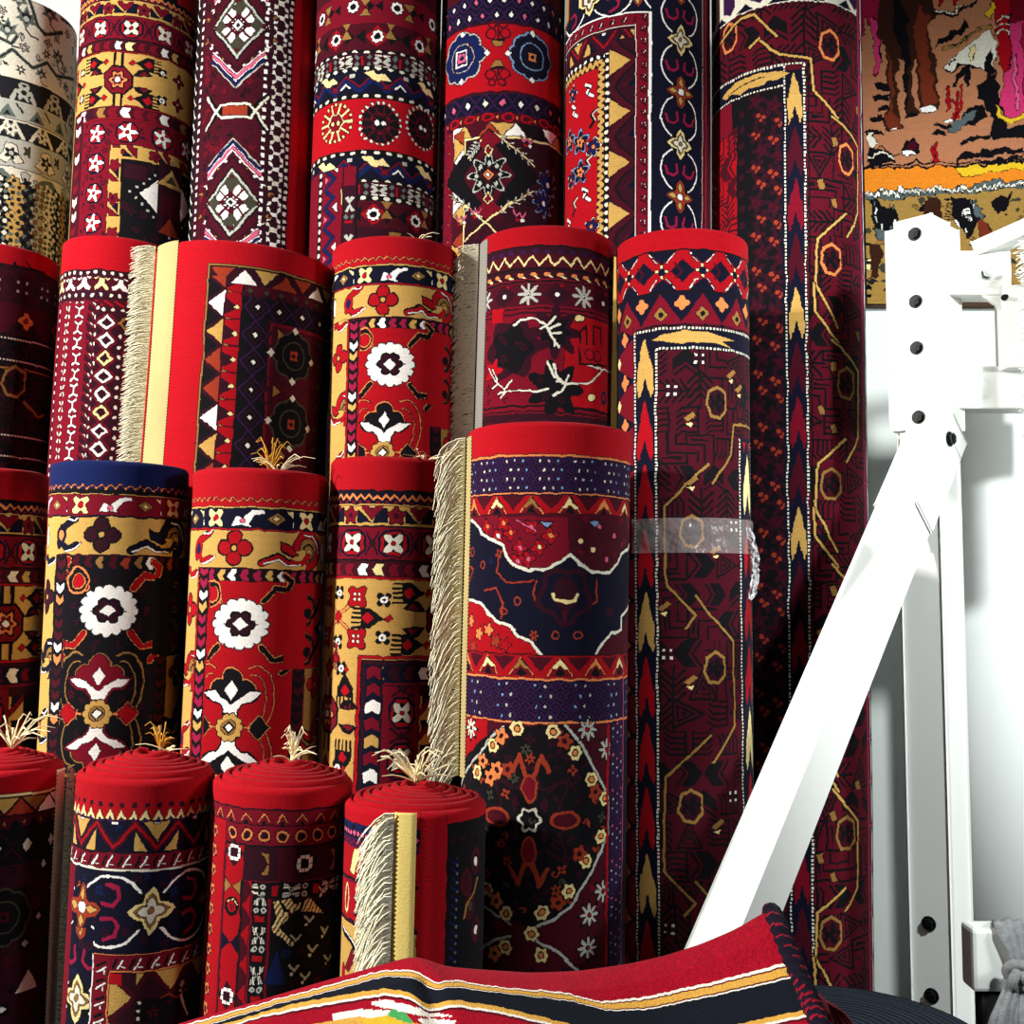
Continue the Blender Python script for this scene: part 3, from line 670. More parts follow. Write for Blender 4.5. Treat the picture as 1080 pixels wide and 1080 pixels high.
# crimson flowers row and column around a gold inner frame
fl4 = [(pl((-7, -14), (7, -14), (15, -6), (15, 6), (7, 14), (-7, 14), (-15, 6), (-15, -6)), 'n'), (pl((-6, -11), (6, -11), (12, -5), (12, 5), (6, 11), (-6, 11), (-12, 5), (-12, -5)), 'r'), (ros(9, .4, 5, .5), 'w'), (disc(2.4), 'r')]
yb = cv.P(145, 128)[1]
cv.band(yb-15, yb-2, 'm', 14, 0, [(chev(-.6, 4.4, 5.5), 'ccwdtcw')]); cv.hl(yb-1, 1.6, 'r')
cv.band(yb, yb+27, 'c', 37, -9, [(mv(f, 0, 0, .86), c) for f, c in fl4])
cv.rect(-1e4, u1, yb, 1e4, 'c'); cv.col(-64, u1, 'c', 33, yb+48, [(mv(sw(f), 0, 1, .8), c) for f, c in fl4], yb)
cv.col(-92, -66, 'm', 16, yb+8, [(chev(.6, 4, 6), 'wcwccw')], yb-10); cv.col(-140, -94, 'g', 40, yb, [(dia(9, 7), 'k')], yb-30)
cv.band(yb+28, yb+43, 'g', 38, u1+10, [(pl((4, -5), (16, 5), (4, 5)), 'n'), (pl((12, -5), (28, -5), (22, 5)), 'n'), (seg(12, -6, 22, 6, 5), 'c'), (ros(6, .2, 5), 'c')], u0=u1)
cv.col(u1, u2, 'g', 38, yb+50, [(pl((4, -5), (16, 5), (4, 5)), 'n'), (pl((12, -5), (28, -5), (22, 5)), 'n'), (seg(12, -6, 22, 6, 5), 'c'), (ros(6, .2, 5), 'c')], yb+28)
cv.rect(u2+1, 1e4, yb+44, 1e4, 'k'); cv.rect(u2+4, u2+26, yb+48, yb+64, 'd')
uc, vc = cv.P(180, 212)
for q in range(28):
    a = q/28*4; sx = [1-a % 1*1, -(a % 1), -(1-a % 1), a % 1][int(a)]; sy = [a % 1, 1-a % 1, -(a % 1), -(1-a % 1)][int(a)]
    cv.stamp(uc+sx*46, vc+sy*42, 3, [(box(1.3, 1.3), 'h')])
cv.stamp(uc, vc, 50, [(dia(36, 34), 'w'), (box(16, 40), 'd'), (pl((-18, -14), (0, -34), (18, -14)), 'g'), (pl((-8, -18), (0, -28), (8, -18)), 'q'), (box(12, 12, 0, 6), 'm'), (pl((-14, 40), (0, 20), (14, 40)), 'u')])
cv.sprinkle('k', 'dd', 40, 6, 5); cv.sprinkle('c', 'md', 80, 6, 4); A2.finish()

A3 = Rug('maroon rolled rug with white diamonds and a wide plain red edge, back row', 208, 337, 0, 199, 327, 250, 3.24, ylow=268, yhi=0, zmax=3.04, k=1.25)
cv = A3.cv; cv.fill('m')
ur = cv.P(307, 120)[0]; ub = cv.P(276, 120)[0]; uc = cv.P(247, 120)[0]
cv.rect(ur, 1e4, -10, 1e4, 'R'); cv.col(ub, ur, 'd')
xm = [(mxy(pl((0, 2), (3, 2), (4, 6), (8, 7), (7, 3.2), (4, 2.6), (3, 0), (0, 0))), 'w')]
dotc = [(box(2, 2), 'w')]
cv.col(ur-6, ur-1, 'd', 8, 0, dotc); cv.col(ub-1, ub+6, 'd', 8.5, 0, dotc); cv.col(ub+10, ur-8, 'd', 17, 4, [(mv(sw(f), 0, 0, 1.15), 'wwi' if c == 'w' else c) for f, c in xm])
ul = uc-44
cv.col(ul-12, ul-2, 'd', 9, 0, dotc); cv.col(ul-40, ul-14, 'k', 14, 0, [(seg(-5, -5, 5, 5, 2), 'w'), (dia(2, 3, 6, 6), 'i')])
def zz(vv, c, sgn, w=3.4, amp=30): cv.line([(uc-amp, vv-sgn*amp*.98), (uc, vv), (uc+amp, vv-sgn*amp*.98)], w, c)
def lozenge(vc):
    cv.stamp(uc, vc, 46, [(dia(34, 41), 'k'), (dia(31, 38), 'h'), (dia(28, 34), 'q'), (dia(24, 29), 'w'), (mxy(seg(4, 4, 14, 14, 2.6)), 'm'), (mxy(seg(0, 12, 12, 0, 2.4)), 'm'), (box(3, 30), 'm'), (box(30, 2.6), 'm'), (dia(8), 'k'), (dia(6), 'w'), (dia(3), 'k'),
        (mx(dia(7, 8, 20, 0)), 'q'), (my(dia(8, 8, 0, 20)), 'q')])
    for sg in (-1, 1):
        for t in range(5):
            for sx in (-1, 1): cv.stamp(uc+sx*(10+t*8), vc+sg*(44-t*8), 6, [((disc(3.6, 0, 0, 2.6)), 'wtw'[t % 3]), (disc(2.2, sx*1.5, -sg), 'm')])
        zz(vc+sg*60, 's', sg, 4); zz(vc+sg*57, 'w', sg, 1.6); zz(vc+sg*64, 'w', sg, 1.4); zz(vc+sg*68, 'B', sg, 4); zz(vc+sg*71, 'h', sg, 1.6); zz(vc+sg*50, 'd', sg, 3)
for c_ in (26, 213, -160): lozenge(cv.P(247, c_)[1])
for y in (116, -70, 302):
    vb = cv.P(247, y)[1]
    cv.stamp(uc, vb, 50, [(mx(pl((0, -9), (16, -9), (20, -5), (34, -22), (36, -18), (26, 0), (36, 18), (34, 22), (20, 5), (16, 9), (0, 9))), 'k'), (mx(pline([(0, -7), (17, -7), (23, 0), (17, 7), (0, 7)], 2.4)), 'i'), (mx(pline([(23, 0), (36, -18)], 2.6)), 'i'), (mx(pline([(23, 0), (36, 18)], 2.6)), 'i'), (box(13, 4), 'u'), (box(14, 5.5), 'u')])
cv.sprinkle('m', 'dck', 160, 6, 4.5); A3.finish()

def gul_rows(cv, V):
    ringf = [(ros(9, .1, 8), 'k'), (ros(7.6, .1, 8), 'w'), (disc(4.4), 'k')]
    bow = [(mx(pl((0, 0), (9, -7), (9, 7))), 'k')]
    bowg = [(my(pl((0, 0), (-7, 10), (7, 10))), 't')]
    return ringf, bow, bowg
A4 = Rug('red rolled rug with a row of round dark medallions, right of the red-edged rug', 333, 466, 0, 326, 460, 252, 3.22, ylow=278, yhi=0, zmax=3.08, k=1.2)
cv = A4.cv; cv.fill('m'); Y = lambda y: cv.P(398, y)[1]
ringf, bow, bowg = gul_rows(cv, None)
cv.band(Y(-8), Y(24), 'c', 50, cv.P(372, 10)[0], [(mv(f, 0, -2, .85), c) for f, c in ringf]+[(mv(f, 25, -2), c) for f, c in bow]+[(mv(f, -25, -2), c) for f, c in bow]+[(mv(f, 14, 0), c) for f, c in bowg])
cv.band(Y(24), Y(52), 'm', 50, cv.P(398, 36)[0], [(dia(13, 12), 'r'), (mv(mx(pl((0, 0), (12, -9), (12, 9))), 25, 0), 'k'), (mv(mx(pl((0, 0), (12, -9), (12, 9))), -25, 0), 'k')]+[(mv(f, 0, 0, .85), c) for f, c in ringf]+[(mv(f, 14, -8), c) for f, c in bowg])
def dd(v): cv.band(v-3, v+3, 'k', 13, 0, [(disc(3.2, 0, 0, 2), 'i')])
def xrow(v, h=9): cv.band(v-h, v+h, 'd', 42, 4, [(mxy(pl((0, 0), (7, 6), (9, 2), (5, 0))), 'h'), (mxy(seg(2, 6, 7, 6, 2)), 'i'), (mv(dia(3), 14, -4), 'e'), (mv(dia(3), 14, 4), 'e'), (mv(dia(3), -14, -4), 'e'), (mv(dia(3), -14, 4), 'e'), (mv(box(2.4, 5), 21, 0), 'r')])
def lightning(v0, v1, bg='n'):
    h = v1-v0
    cv.band(v0, v1, bg, 62, 10, [(pline([(-31, 11), (-15, -3), (0, 11), (15, -3), (31, 11)], 5), 'B'), (pline([(-31, 6), (-15, -8), (0, 6), (15, -8), (31, 6)], 2), 'c'), (pl((-6, 8), (0, 2), (6, 8)), 'c'), (pl((-26, -10), (-15, -12), (-11, -7), (-4, -9), (4, -2), (-6, -2), (-9, 1), (-17, -2), (-20, -6)), 'y'), (pline([(9, 6), (15, 1), (21, 6)], 2), 'w'), (box(3, 2, 22, -8), 'h')])
dd(Y(55)); xrow(Y(64)); dd(Y(72)); lightning(Y(74), Y(98)); dd(Y(101))
cv.rect(-1e4, 1e4, Y(104), Y(158), 'R')
def gul(x, y, cc, r=23):
    u, v = cv.P(x, y)
    L = [(ros(r*.92, .05, 14), cc), (disc(r*.5), 'c'), (ros(r*.44, .1, 6), cc)]
    for i in range(12):
        a = i*PI/6+.2; L += [(seg(math.cos(a)*8, math.sin(a)*8, math.cos(a)*r*.78, math.sin(a)*r*.78, 2.4), 'm')]
    L += [(disc(2.6, -3.5, 0), 'w'), (disc(2.6, 3.5, 0), 'w')]
    for i in range(22):
        a = i*2*PI/22; L.append((disc(1.9, math.cos(a)*r, math.sin(a)*r), 'i'))
    cv.stamp(u, v, r+4, L)
gul(401, 130, 'k'); gul(446, 136, 'k'); gul(482, 140, 'k')
u, v = cv.P(353, 130)
L = [(ros(20, .06, 12), 'r')]+[(seg(math.cos(i*PI/5)*6, math.sin(i*PI/5)*6, math.cos(i*PI/5)*19, math.sin(i*PI/5)*19, 3), 'y') for i in range(10)]+[(ros(11, .1, 6), 'y'), (ros(9, .1, 6), 'c'), (disc(2.5, -4, 0), 'y'), (disc(2.5, 4, 0), 'y')]+[(disc(2, math.cos(i*PI/10)*21, math.sin(i*PI/10)*21), 'y') for i in range(20)]
cv.stamp(u, v, 24, L)
dd(Y(161)); lightning(Y(164), Y(188)); uL = cv.P(376, 220)[0]
dd(Y(191)); xrow(Y(200)); dd(Y(209))
cv.rect(-1e4, 1e4, Y(212), 1e4, 'k')
cv.band(Y(212), Y(240), 'm', 50, cv.P(394, 222)[0], [(dia(13, 12), 'r'), (mv(mx(pl((0, 0), (12, -9), (12, 9))), 25, 0), 'k'), (mv(mx(pl((0, 0), (12, -9), (12, 9))), -25, 0), 'k')]+[(mv(f, 0, 0, .85), c) for f, c in ringf]+[(mv(f, 14, -6), c) for f, c in bowg])
cv.band(Y(240), Y(270), 'd', 50, cv.P(392, 240)[0]+25, [(dia(13, 12), 'r')]+[(mv(f, 0, 0, 1.2), c) for f, c in bowg])
a = Y(175); L0 = cv.P(348, 220)[0]
cv.rect(-1e4, uL-2, a, 1e4, 'c'); cv.col(uL-16, uL-1, 'd', 42, a, [(mxy(pl((0, 0), (7, 6), (9, 2), (5, 0))), 'h'), (mv(dia(3), 14, -4), 'e'), (mv(dia(3), 14, 4), 'e'), (mv(box(2.4, 5), 21, 0), 'r')], Y(195))
cv.vl(uL-17, 2, 'k', a); cv.vl(uL, 2, 'k', a)
cv.col(L0-14, L0+14, 'c', 44, a, [(pline([(-22, -9), (-11, 5), (0, -9), (11, 5), (22, -9)], 4.5), 'B'), (pl((-6, 9), (0, 2), (6, 9)), 'w'), (pl((6, -10), (16, -10), (11, -4)), 's')], a)
cv.col(L0+14, uL-18, 'c', 88, a+34, [(pl((-16, -7), (0, -5), (12, 2), (14, 8), (-4, 6), (-10, 0)), 'y')], a)
cv.col(L0-22, L0-15, 'k', 9, 0, [(disc(2.6), 'i')], a)
A4.finish()

A5 = Rug('red rolled rug with two navy eight-lobed flowers, middle of the back row', 465, 597, 0, 462, 593, 246, 3.24, ylow=272, yhi=0, zmax=3.05, k=1.25)
cv = A5.cv; cv.fill('m'); Y = lambda y: cv.P(530, y)[1]
lattice(cv, Y(-8), Y(22), 1, dot='wsw', per=14, x='p'); cv.hl(Y(23), 2.5, 'd')
cv.rect(-1e4, 1e4, Y(25), Y(96), 'R')
def tendril(u, v, sg):
    cv.stamp(u, v, 22, [((lambda p, q, f=f: f(p, q*sg)), c) for f, c in [(pl((-8, 0), (8, 0), (4, 8), (-4, 8)), 't'), (pl((-8, -1), (8, -1), (7, 1.6), (-7, 1.6)), 'k'), (mx(pline([(0, -2), (0, -16)], 2)), 'm'), (mx(ring(5.5, 2, 8, -7)), 'm'), (mx(ring(4, 2, 6, -17)), 'm')]])
ut = cv.P(525, 60)[0]
tendril(ut, Y(41), 1); tendril(ut, Y(71), -1)
u, v = cv.P(487, 62); cv.stamp(u, v, 34, octflower(27, 'B', 'w', 's', 'h')); 
for dx, dy in ((0, -27), (0, 27), (31, 0)): cv.stamp(u+dx, v+dy, 6, [(dia(4, 4), 'w')])
u, v = cv.P(562, 60); cv.stamp(u, v, 34, octflower(25, 'n', 'n', 'o', 'b'))
for dx, dy in ((0, -27), (0, 27), (-28, 0)): cv.stamp(u+dx, v+dy, 6, [(dia(4, 4), 'w')])
cv.hl(Y(97), 2.5, 'd'); lattice(cv, Y(99), Y(118), 1, dot='swi', per=19, x='p', bg='n')
cv.band(Y(118), Y(128), 'm', 22, 6, [(ring(6, 2, 0, 0, 4), 'r'), (mv(disc(2), 11, 0), 'o')])
TRI = [(mv(pl((-13, -7), (13, -7), (0, 8)), 0, 0), 'gkwm'), (mv(pl((-13, 8), (0, -7), (13, 8)), 15, 0), 'wkgu'), (mv(pl((-13, 8), (0, -7), (13, 8)), -15, 0), 'uwkg')]
cv.band(Y(128), Y(143), 'd', 30, 0, TRI)
uL = cv.P(489, 200)[0]; a = Y(143)
cv.rect(-1e4, uL, a, 1e4, 'p'); lattice(cv, uL-78, uL-30, 1, True, Y(120), bg='c', x='p', dot='wbs', per=14)
cv.col(uL-30, uL-17, 'c', 20, 0, [(ring(5, 2), 'r'), (mv(disc(2.2), 10, 0), 'o')], Y(130)); cv.col(uL-16, uL, 'd', 30, a+8, [(sw(f) if 0 else f, c) for f, c in TRI], Y(134))
cv.rect(uL, 1e4, a, 1e4, 'd'); cv.vl(uL+.5, 1.8, 'y', a); cv.hl(a+.8, 1.8, 'y', u0=uL)
uc, vc = cv.P(515, 184); 
cv.stamp(uc, vc, 56, [(dia(60, 52), 'k'), (mxy(pl((18, 0), (30, 0), (0, 42), (0, 30))), 'm'), (dia(14, 12, 0, -38), 'c'), (dia(14, 12, 0, 38), 'c')])
uR = uc+62
for sx in (-1, 1):
    for sg in (-1, 1):
        P0 = (uc+sx*6, vc+sg*46); P1 = (uc+sx*52, vc+sg*14)
        if sx < 0 and sg < 0: P0, P1 = (uc-8, vc-40), (uc-24, vc-22)
        cv.line([P0, P1], 1.5, 'y')
        for t in range(1, 6):
            x, y = P0[0]+(P1[0]-P0[0])*t/6, P0[1]+(P1[1]-P0[1])*t/6
            cv.line([(x, y), (x+sx*1, y-sg*6)], 1.3, 'h'); cv.line([(x, y), (x+sx*6, y+sg*1)], 1.3, 'h')
st = [(ros(20, .28, 8, PI/8*0), 'h'), (ros(18, .28, 8), 'k'), (dia(11), 'm'), (ring(7, 1.4), 'k'), (dia(6), 'o'), (dia(4), 'k'), (dia(2.4), 'w')]+[(dia(2.6, 3.4, math.cos(i*PI/4)*13, math.sin(i*PI/4)*13), 'h') for i in range(8)]
cv.stamp(uc, vc, 30, st); cv.stamp(uc, vc-27, 10, [(dia(5, 8), 'y'), (dia(3, 5), 'c')]); cv.stamp(uc, vc+27, 10, [(dia(5, 8), 'y'), (dia(3, 5), 'c')])
cv.line([(uc-26, vc+30), (uc+14, vc+70)], 1.8, 'y'); cv.line([(uc+26, vc+30), (uc-26, vc+70)], 1.8, 'y')
for x, y in ((556, 148), (548, 226), (502, 222), (486, 230)):
    u, v = cv.P(x, y); cv.stamp(u, v, 12, [(pline([(-7, -4), (-4, 2), (0, -2), (4, 3), (7, -2)], 1.7), 's'), (disc(2, -2, 6), 'r'), (disc(2, 4, 6), 'w')])
for x, y in ((578, 195), (574, 215)):
    u, v = cv.P(x, y); cv.stamp(u, v, 16, [(ros(13, .3, 8), 'b'), (ros(11, .3, 8), 'B'), (disc(3), 'w')])
lattice(cv, cv.P(587, 200)[0], 1e3, 1, True, a, bg='p', x='n', dot='b', per=14) if False else None
cv.sprinkle('d', 'mk', 90, 6, 5); A5.finish()

A6 = Rug('red rolled rug with a navy side band of white arcs and blossoms, back row', 595, 750, 0, 594, 749, 242, 3.17, ylow=258, yhi=0, zmax=3.1, k=1.2)
cv = A6.cv; uw = cv.P(686, 120)[0]; ue = cv.P(741, 120)[0]
s_ = .68
V, tick, tri, run, lo, hi = fam_arc(cv, s_, cv.P(670, 13)[1]-181*s_, 0, uf=cv.P(720, 0)[0], side='R')
yt = cv.P(660, 14)[1]
cv.fill('k')
wv = cv.P(720, 43)[1]
# horizontal navy band at the very top, then the side band
run(cv.band, 0, yt-50, yt, 'n', cv.P(622, 0)[0])
run(cv.col, 0, uw+1, ue, 'n', wv, v0=-99)
cv.rect(ue, 1e4, -99, 1e4, 'c'); cv.vl(ue+2, 2, 'i'); cv.vl(ue+7, 2, 'k'); cv.vl(ue+12, 2, 's')
cv.rect(-1e4, uw, yt, 1e4, 'c')
t8 = [(mv(f, 0, 0, .8), c) for f, c in tick]
ub = cv.P(671.5, 120)[0]; ut = cv.P(643, 120)[0]; ug = cv.P(632, 120)[0]
h1 = yt+14
cv.band(yt, h1, 'c', 13.5, 0, t8, u1=uw); cv.col(ub, uw, 'c', 13.5, 0, [(flx(f), c) for f, c in t8], yt)
cv.rect(-1e4, ub, h1, 1e4, 'd'); cv.band(h1, h1+27, 'd', 43*.68*1.3, 0, [(mv(f, 0, 0, .9), c) for f, c in tri(44*s_*1.25)], u1=ub)
cv.col(ut, ub, 'd', 57, wv+27, [(mv(pl((-17, -18), (17, -18), (0, 8)), 0, 0), 'g'), (mv(pl((-12, 17), (0, -2), (12, 17)), 28, 0), 'm'), (mx(pline([(0, 14), (15, -6), (28, -14)], 5)), 'm'), (mx(pline([(0, 18), (17, -1), (28, -8)], 2)), 'k'), (mv(mx(pl((0, 18), (15, 18), (0, 4))), 28, 0), 'n')], h1+14)
cv.vl(ub, 1.6, 'i', h1-1); cv.hl(h1, 1.2, 'i', u1=ub); cv.vl(uw, 3, 'w', yt-2); cv.hl(yt, 3, 'w', u1=uw+1)
g1 = h1+27
cv.rect(-1e4, ut, g1, 1e4, 'd'); 
cv.band(g1, g1+6, 'k', 9, 0, [(disc(2.2), 'w')], u1=ut); cv.col(ut-6, ut, 'k', 9, 0, [(disc(2.4), 'i')], g1)
cv.band(g1+6, g1+15, 'd', 8, 0, [(pline([(-4, 3), (0, -3), (4, 3)], 3), 'g')], u1=ut-6); cv.col(ug-2, ut-6, 'd', 8, 0, [(pline([(-4, 3), (0, -3), (4, 3)], 3.4), 'g')], g1+6)
cv.rect(-1e4, ug-2, g1+15, 1e4, 'R')
for x, y, k_ in ((622, 95, 0), (604, 100, 2), (625, 125, 1), (606, 118, 0), (600, 150, 3), (612, 150, 3), (620, 172, 1), (602, 190, 2), (618, 205, 0), (605, 218, 1), (624, 240, 2), (600, 238, 0), (626, 155, 2), (612, 182, 3)):
    u, v = cv.P(x, y)
    cv.stamp(u, v, 16, [[(pline([(-5, -7), (2, -3), (-2, 2), (6, 8)], 4.5), 'w'), (pline([(-5, -5), (2, -1), (-2, 4)], 2), 'k')], [(pline([(6, -8), (-2, -4), (3, 3), (-3, 9)], 4), 'k'), (pline([(8, -8), (0, -4), (5, 3)], 1.8), 'i')], [(ros(9, .3, 5), 'i'), (ros(7.4, .3, 5), 'B'), (disc(2.6), 'o')], [(ros(12, .3, 5, 1), 'b'), (ros(10, .3, 5, 1), 'n'), (ros(5, .3, 5), 'o'), (disc(2), 'k')]][k_])
A6.finish()

FL_SEG = [[(812, 40), (778, 62), (770, 76)]]
A7 = Rug('tallest crimson rolled rug with dotted flame stripe, beside the hanging pictorial rug', 747, 911, 0, 757, 921, 1040, 3.12, ylow=1045, yhi=0, zmax=3.14, k=1.1)
cv = A7.cv; Y = lambda y: cv.P(835, y)[1]; Xu = lambda x, y=400: cv.P(x, y)[0]
ul, ur = Xu(829, 300), Xu(850.5, 300)
geofill(cv, -1e3, 1e3, Y(-12), 2000, 'a', 'k', 31, 3)
cv.band(Y(-12), Y(2), 'i', 40, 0, [(pl((-20, 6), (-6, -3), (4, 6)), 'n'), (pl((-2, -6), (12, 2), (20, -6)), 'p')])
yt = Y(66)
# inner dark field with small reddish blossoms
cv.rect(-1e4, ul, yt, 1e4, 'k'); ui = Xu(806, 300)
cv.rect(-1e4, Xu(772, 300), yt, 1e4, 'c'); 
for j in range(60):
    v = Y(100)+j*19
    for i, u in enumerate((ui-6, ui+14)):
        cv.stamp(u+(3 if j % 2 else -3), v+(9 if i else 0), 12, [(ros(8.5, .35, 5, j*.9), 'd'), (orr(disc(2.6, -3, -2), disc(2.2, 3, 1), disc(1.8, 0, 4)), 'u' if j % 3 else 'm')])
geofill(cv, Xu(756, 300), Xu(786, 300), Y(128), Y(242), 'r', 'm', 24, 9)
lattice(cv, -2*cv.P(835, 0)[0]-200, Xu(757, 300), 1, True, Y(150), bg='z', x='B', dot='wb', per=14)
cv.col(ui-34, ui-20, 'k', 18, 0, [(disc(4), 'd')], Y(95))
flame(cv, (ul+ur)/2, ur-ul-3, Y(74), 1e4, 237, Y(76), colours='gmcm', bg='n')
for u in (ul, ur): dotline(cv, u=u, a=Y(66), per=4)
cv.vl(ul-3, 2, 'n', Y(90)); cv.vl(ur+4, 2, 'k', Y(66))
yb = Y(90)
cv.rect(-1e4, ul-1, Y(67), yb, 'n'); dotline(cv, v=Y(67), b=ur, per=4); dotline(cv, v=yb, b=ul, per=4)
cv.stamp(Xu(797, 80), (Y(67)+yb)/2, 60, [(pl((-52, 2), (-30, -7), (0, -8), (22, -7), (38, -2), (24, 4), (14, 3), (8, 7), (-10, 6), (-20, 9), (-34, 5), (-44, 7)), 'g'), (pline([(-40, 4), (-20, 0), (10, -3)], 1.4), 'k')])
# meander with medallions in the right border
def mnd(pts, w=2.6): cv.line(pts, w+2.6, 'k', True); cv.line(pts, w, 'g', True)
for k_ in range(5):
    o = k_*237
    mnd([(858, 62+o), (860, 92+o), (884, 124+o)] if k_ else [(800, 41), (822, 58), (855, 62), (858, 96), (884, 124)])
    mnd([(878, 122+o), (905, 155+o), (905, 225+o), (893, 250+o)]); mnd([(892, 226+o), (862, 252+o), (860, 300+o), (884, 345+o)] if k_ < 4 else [(892, 226+o), (862, 252+o)])
    for x, y in ((893, 168), (877, 274)):
        u, v = cv.P(x, y+o); cv.stamp(u, v, 24, medhex('o' if k_ == 0 else 't', 'm'))
    for x, y in ((880, 150), (866, 195), (905, 118), (880, 215)):
        u, v = cv.P(x, y+o); cv.stamp(u, v, 9, [(pl((-5, -4), (2, -6), (5, 4), (-2, 5)), 't')])
u, v = cv.P(875, 48); cv.stamp(u, v, 24, medhex('o', 'm', 1))
u, v = cv.P(768, 40); cv.stamp(u, v, 24, medhex('o', 'm', 1))
mnd([(750, 80), (754, 55), (780, 20), (795, 14), (818, 38)]); mnd([(790, 50), (800, 40)])
ue = Xu(904, 300)
for u0_, c_ in ((ue+14, 'z'), (ue+20, 'p'), (ue+27, 'i'), (ue+33, 'B')): cv.col(u0_-4, u0_+4, c_, 46, 0, [(pl((-20, 4), (0, -4), (18, 4)), 'n' if c_ == 'i' else c_), (box(1.5, 1.5), 's')])
cv.col(ue+34, 1e3, 'p', 60, 0, [(pl((-20, 14), (0, -14), (20, 14)), 'i')])
A7.finish()

# ---- third row
B1 = Rug('dark red rolled rug cut off by the left edge of the photo, third row', -78, 65, 252, -92, 51, 480, 2.95, ylow=500, k=1.1)
cv = B1.cv; Y = lambda y: cv.P(0, y)[1]
cv.rect(-1e4, 1e4, -9, Y(277), 'r'); geofill(cv, -1e3, 1e3, Y(277), 2000, 'd', 'k', 24, 5)
cv.band(Y(280), Y(318), 'd', 30, 0, [(mxy(seg(0, 0, 14, 16, 2)), 'm'), (orr(*[box(1.4, 1.4, a, b) for a in (-5, 5) for b in (-5, 5)]), 'h')])
cv.band(Y(318), Y(350), 'm', 54, cv.P(28, 335)[0], [(pl((-22, 16), (0, -14), (22, 16)), 'd'), (ros(8, .2, 4), 'o'), (disc(3), 'u')])
dotline(cv, v=Y(354)); dotline(cv, v=Y(378)); cv.hl(Y(386), 2.4, 't')
for x, y in ((16, 403), (-30, 470)): u, v = cv.P(x, y); cv.stamp(u, v, 28, medhex('t', 'd', 1.1))
cv.line([(26, 425), (40, 440), (46, 438)], 3, 't', True); dotline(cv, v=Y(458)); dotline(cv, v=Y(480))
cv.sprinkle('d', 'mk', 60, 3, 5); B1.finish()

B2 = Rug('maroon rolled rug with columns of small white diamonds, left of the long fringe', 66, 190, 247, 50, 176, 480, 2.94, ylow=500, k=1.4)
cv = B2.cv; Y = lambda y: cv.P(118, y)[1]; Xu = lambda x, y=400: cv.P(x, y)[0]
cv.fill('m'); cv.rect(-1e4, 1e4, -9, Y(284), 'R')
dt = [(disc(1.9), 'i')]
cv.band(Y(284), Y(292), 'd', 9, 0, dt)
anc = [(mx(pl((0, -6), (2.4, -6), (3, 0), (8, 4), (7, 7), (3, 6), (0, 3))), 'w'), (mx(pl((3, -7), (8, -6), (6, -4))), 'w')]
cv.band(Y(292), Y(307), 'm', 20, 0, [(f, 'wwy') for f, c in anc]); cv.band(Y(307), Y(316), 'd', 10, 0, dt)
cv.band(Y(316), Y(323), 'm', 11, 0, [(seg(-4, -2, 4, 3, 2), 'r')]); cv.band(Y(323), Y(330), 'd', 10, 4, dt)
a = Y(318)
cv.rect(-1e4, Xu(97), a, 1e4, 'c')
for x, kind in ((58, 0), (66, 1), (76, 0), (80, 2), (92, 3), (97, 0)):
    u = Xu(x)
    if kind == 0: cv.col(u-3, u+3, 'm', 10, 0, dt, a)
    if kind == 1: cv.col(u-7, u+7, 'c', 17, 0, [(mxy(pl((0, 0), (3, 3.4), (6, 4.6), (7, 2), (4, 1))), 'i')], a)
    if kind == 2: cv.col(u-9, u+5, 'c', 17, 0, [(mxy(pl((0, 1), (3, 1), (5, 6), (8, 5), (5, 0), (0, 0))), 'w')], a)
    if kind == 3: cv.col(u-5, u+5, 'd', 11, 0, [(seg(-4, -4, 4, 4, 2.4), 'c'), (seg(-2, 0, 3, 4, 1.4), 'i')], a)
u = Xu(108)
cv.rect(Xu(98), Xu(122), Y(331), 1e4, 'd')
cv.col(u-11, u+12, 'd', 19.6, Y(340), [(diar(12, 12, 1.6), 'c'), (diar(7, 7.5, 2.6), 'wwy')], Y(331))
u = Xu(124); cv.col(u-3, u+3, 'd', 11, 0, dt, Y(350)); cv.col(u+3, u+14, 'm', 13, 0, [(seg(-4, -4, 4, 4, 2.6), 'c'), (seg(-2, 0, 3, 4, 1.4), 'i')], Y(350)); cv.col(u+14, u+20, 'd', 11, 0, dt, Y(350))
u2 = Xu(134, 340); cv.col(u2-9, u2+9, 'd', 1e4, Y(340), [(diar(7, 7.5, 2.4), 't')], Y(331), Y(350)); cv.rect(u+20, 1e4, Y(352), 1e4, 'd')
cv.sprinkle('d', 'm', 80, 6, 4); B2.finish()

B3 = Rug('wide red rolled rug with triangle border and full cream fringe down its seam', 166, 352, 252, 142, 346, 480, 2.7, ylow=500, k=1.2)
cv = B3.cv; Y = lambda y: cv.P(262, y)[1]; Xu = lambda x, y=400: cv.P(x, y)[0]
cv.fill('R'); uL = Xu(212, 400); a = Y(282)
cv.rect(uL, 1e4, a, 1e4, 'k'); cv.vl(uL+.6, 1.6, 't', a); cv.hl(a, 1.6, 't', u0=uL)
per = 31
tt = [(pl((-13, -8), (13, -8), (0, 7)), 'gwug'), (pl((-13, 8), (0, -7), (13, 8)), 'dddd')]
cv.band(a+2, a+19, 'd', 46, Xu(258, 290), [(pl((-14, 8), (0, -7), (14, 8)), 'wuw'), (mv(pl((-12, -8), (12, -8), (0, 6)), 23, 0), 'gu'), (mv(pl((-12, -8), (12, -8), (0, 6)), -23, 0), 'ug')], u0=uL+2)
cv.band(a+19, a+31, 'm', 17, 4, [(pl((-7, 6), (0, -4), (7, 6)), 'd'), (dia(3.4), 'q')], u0=uL+2)
cv.col(uL+2, uL+21, 'd', 31, Y(322), [(pl((-14, 8), (0, -9), (14, 8)), 'wguu'), (mv(pl((-10, -9), (10, -9), (0, 4)), 15, 0), 'k'), (mv(pl((-10, -9), (10, -9), (0, 4)), -15, 0), 'k')], a+12)
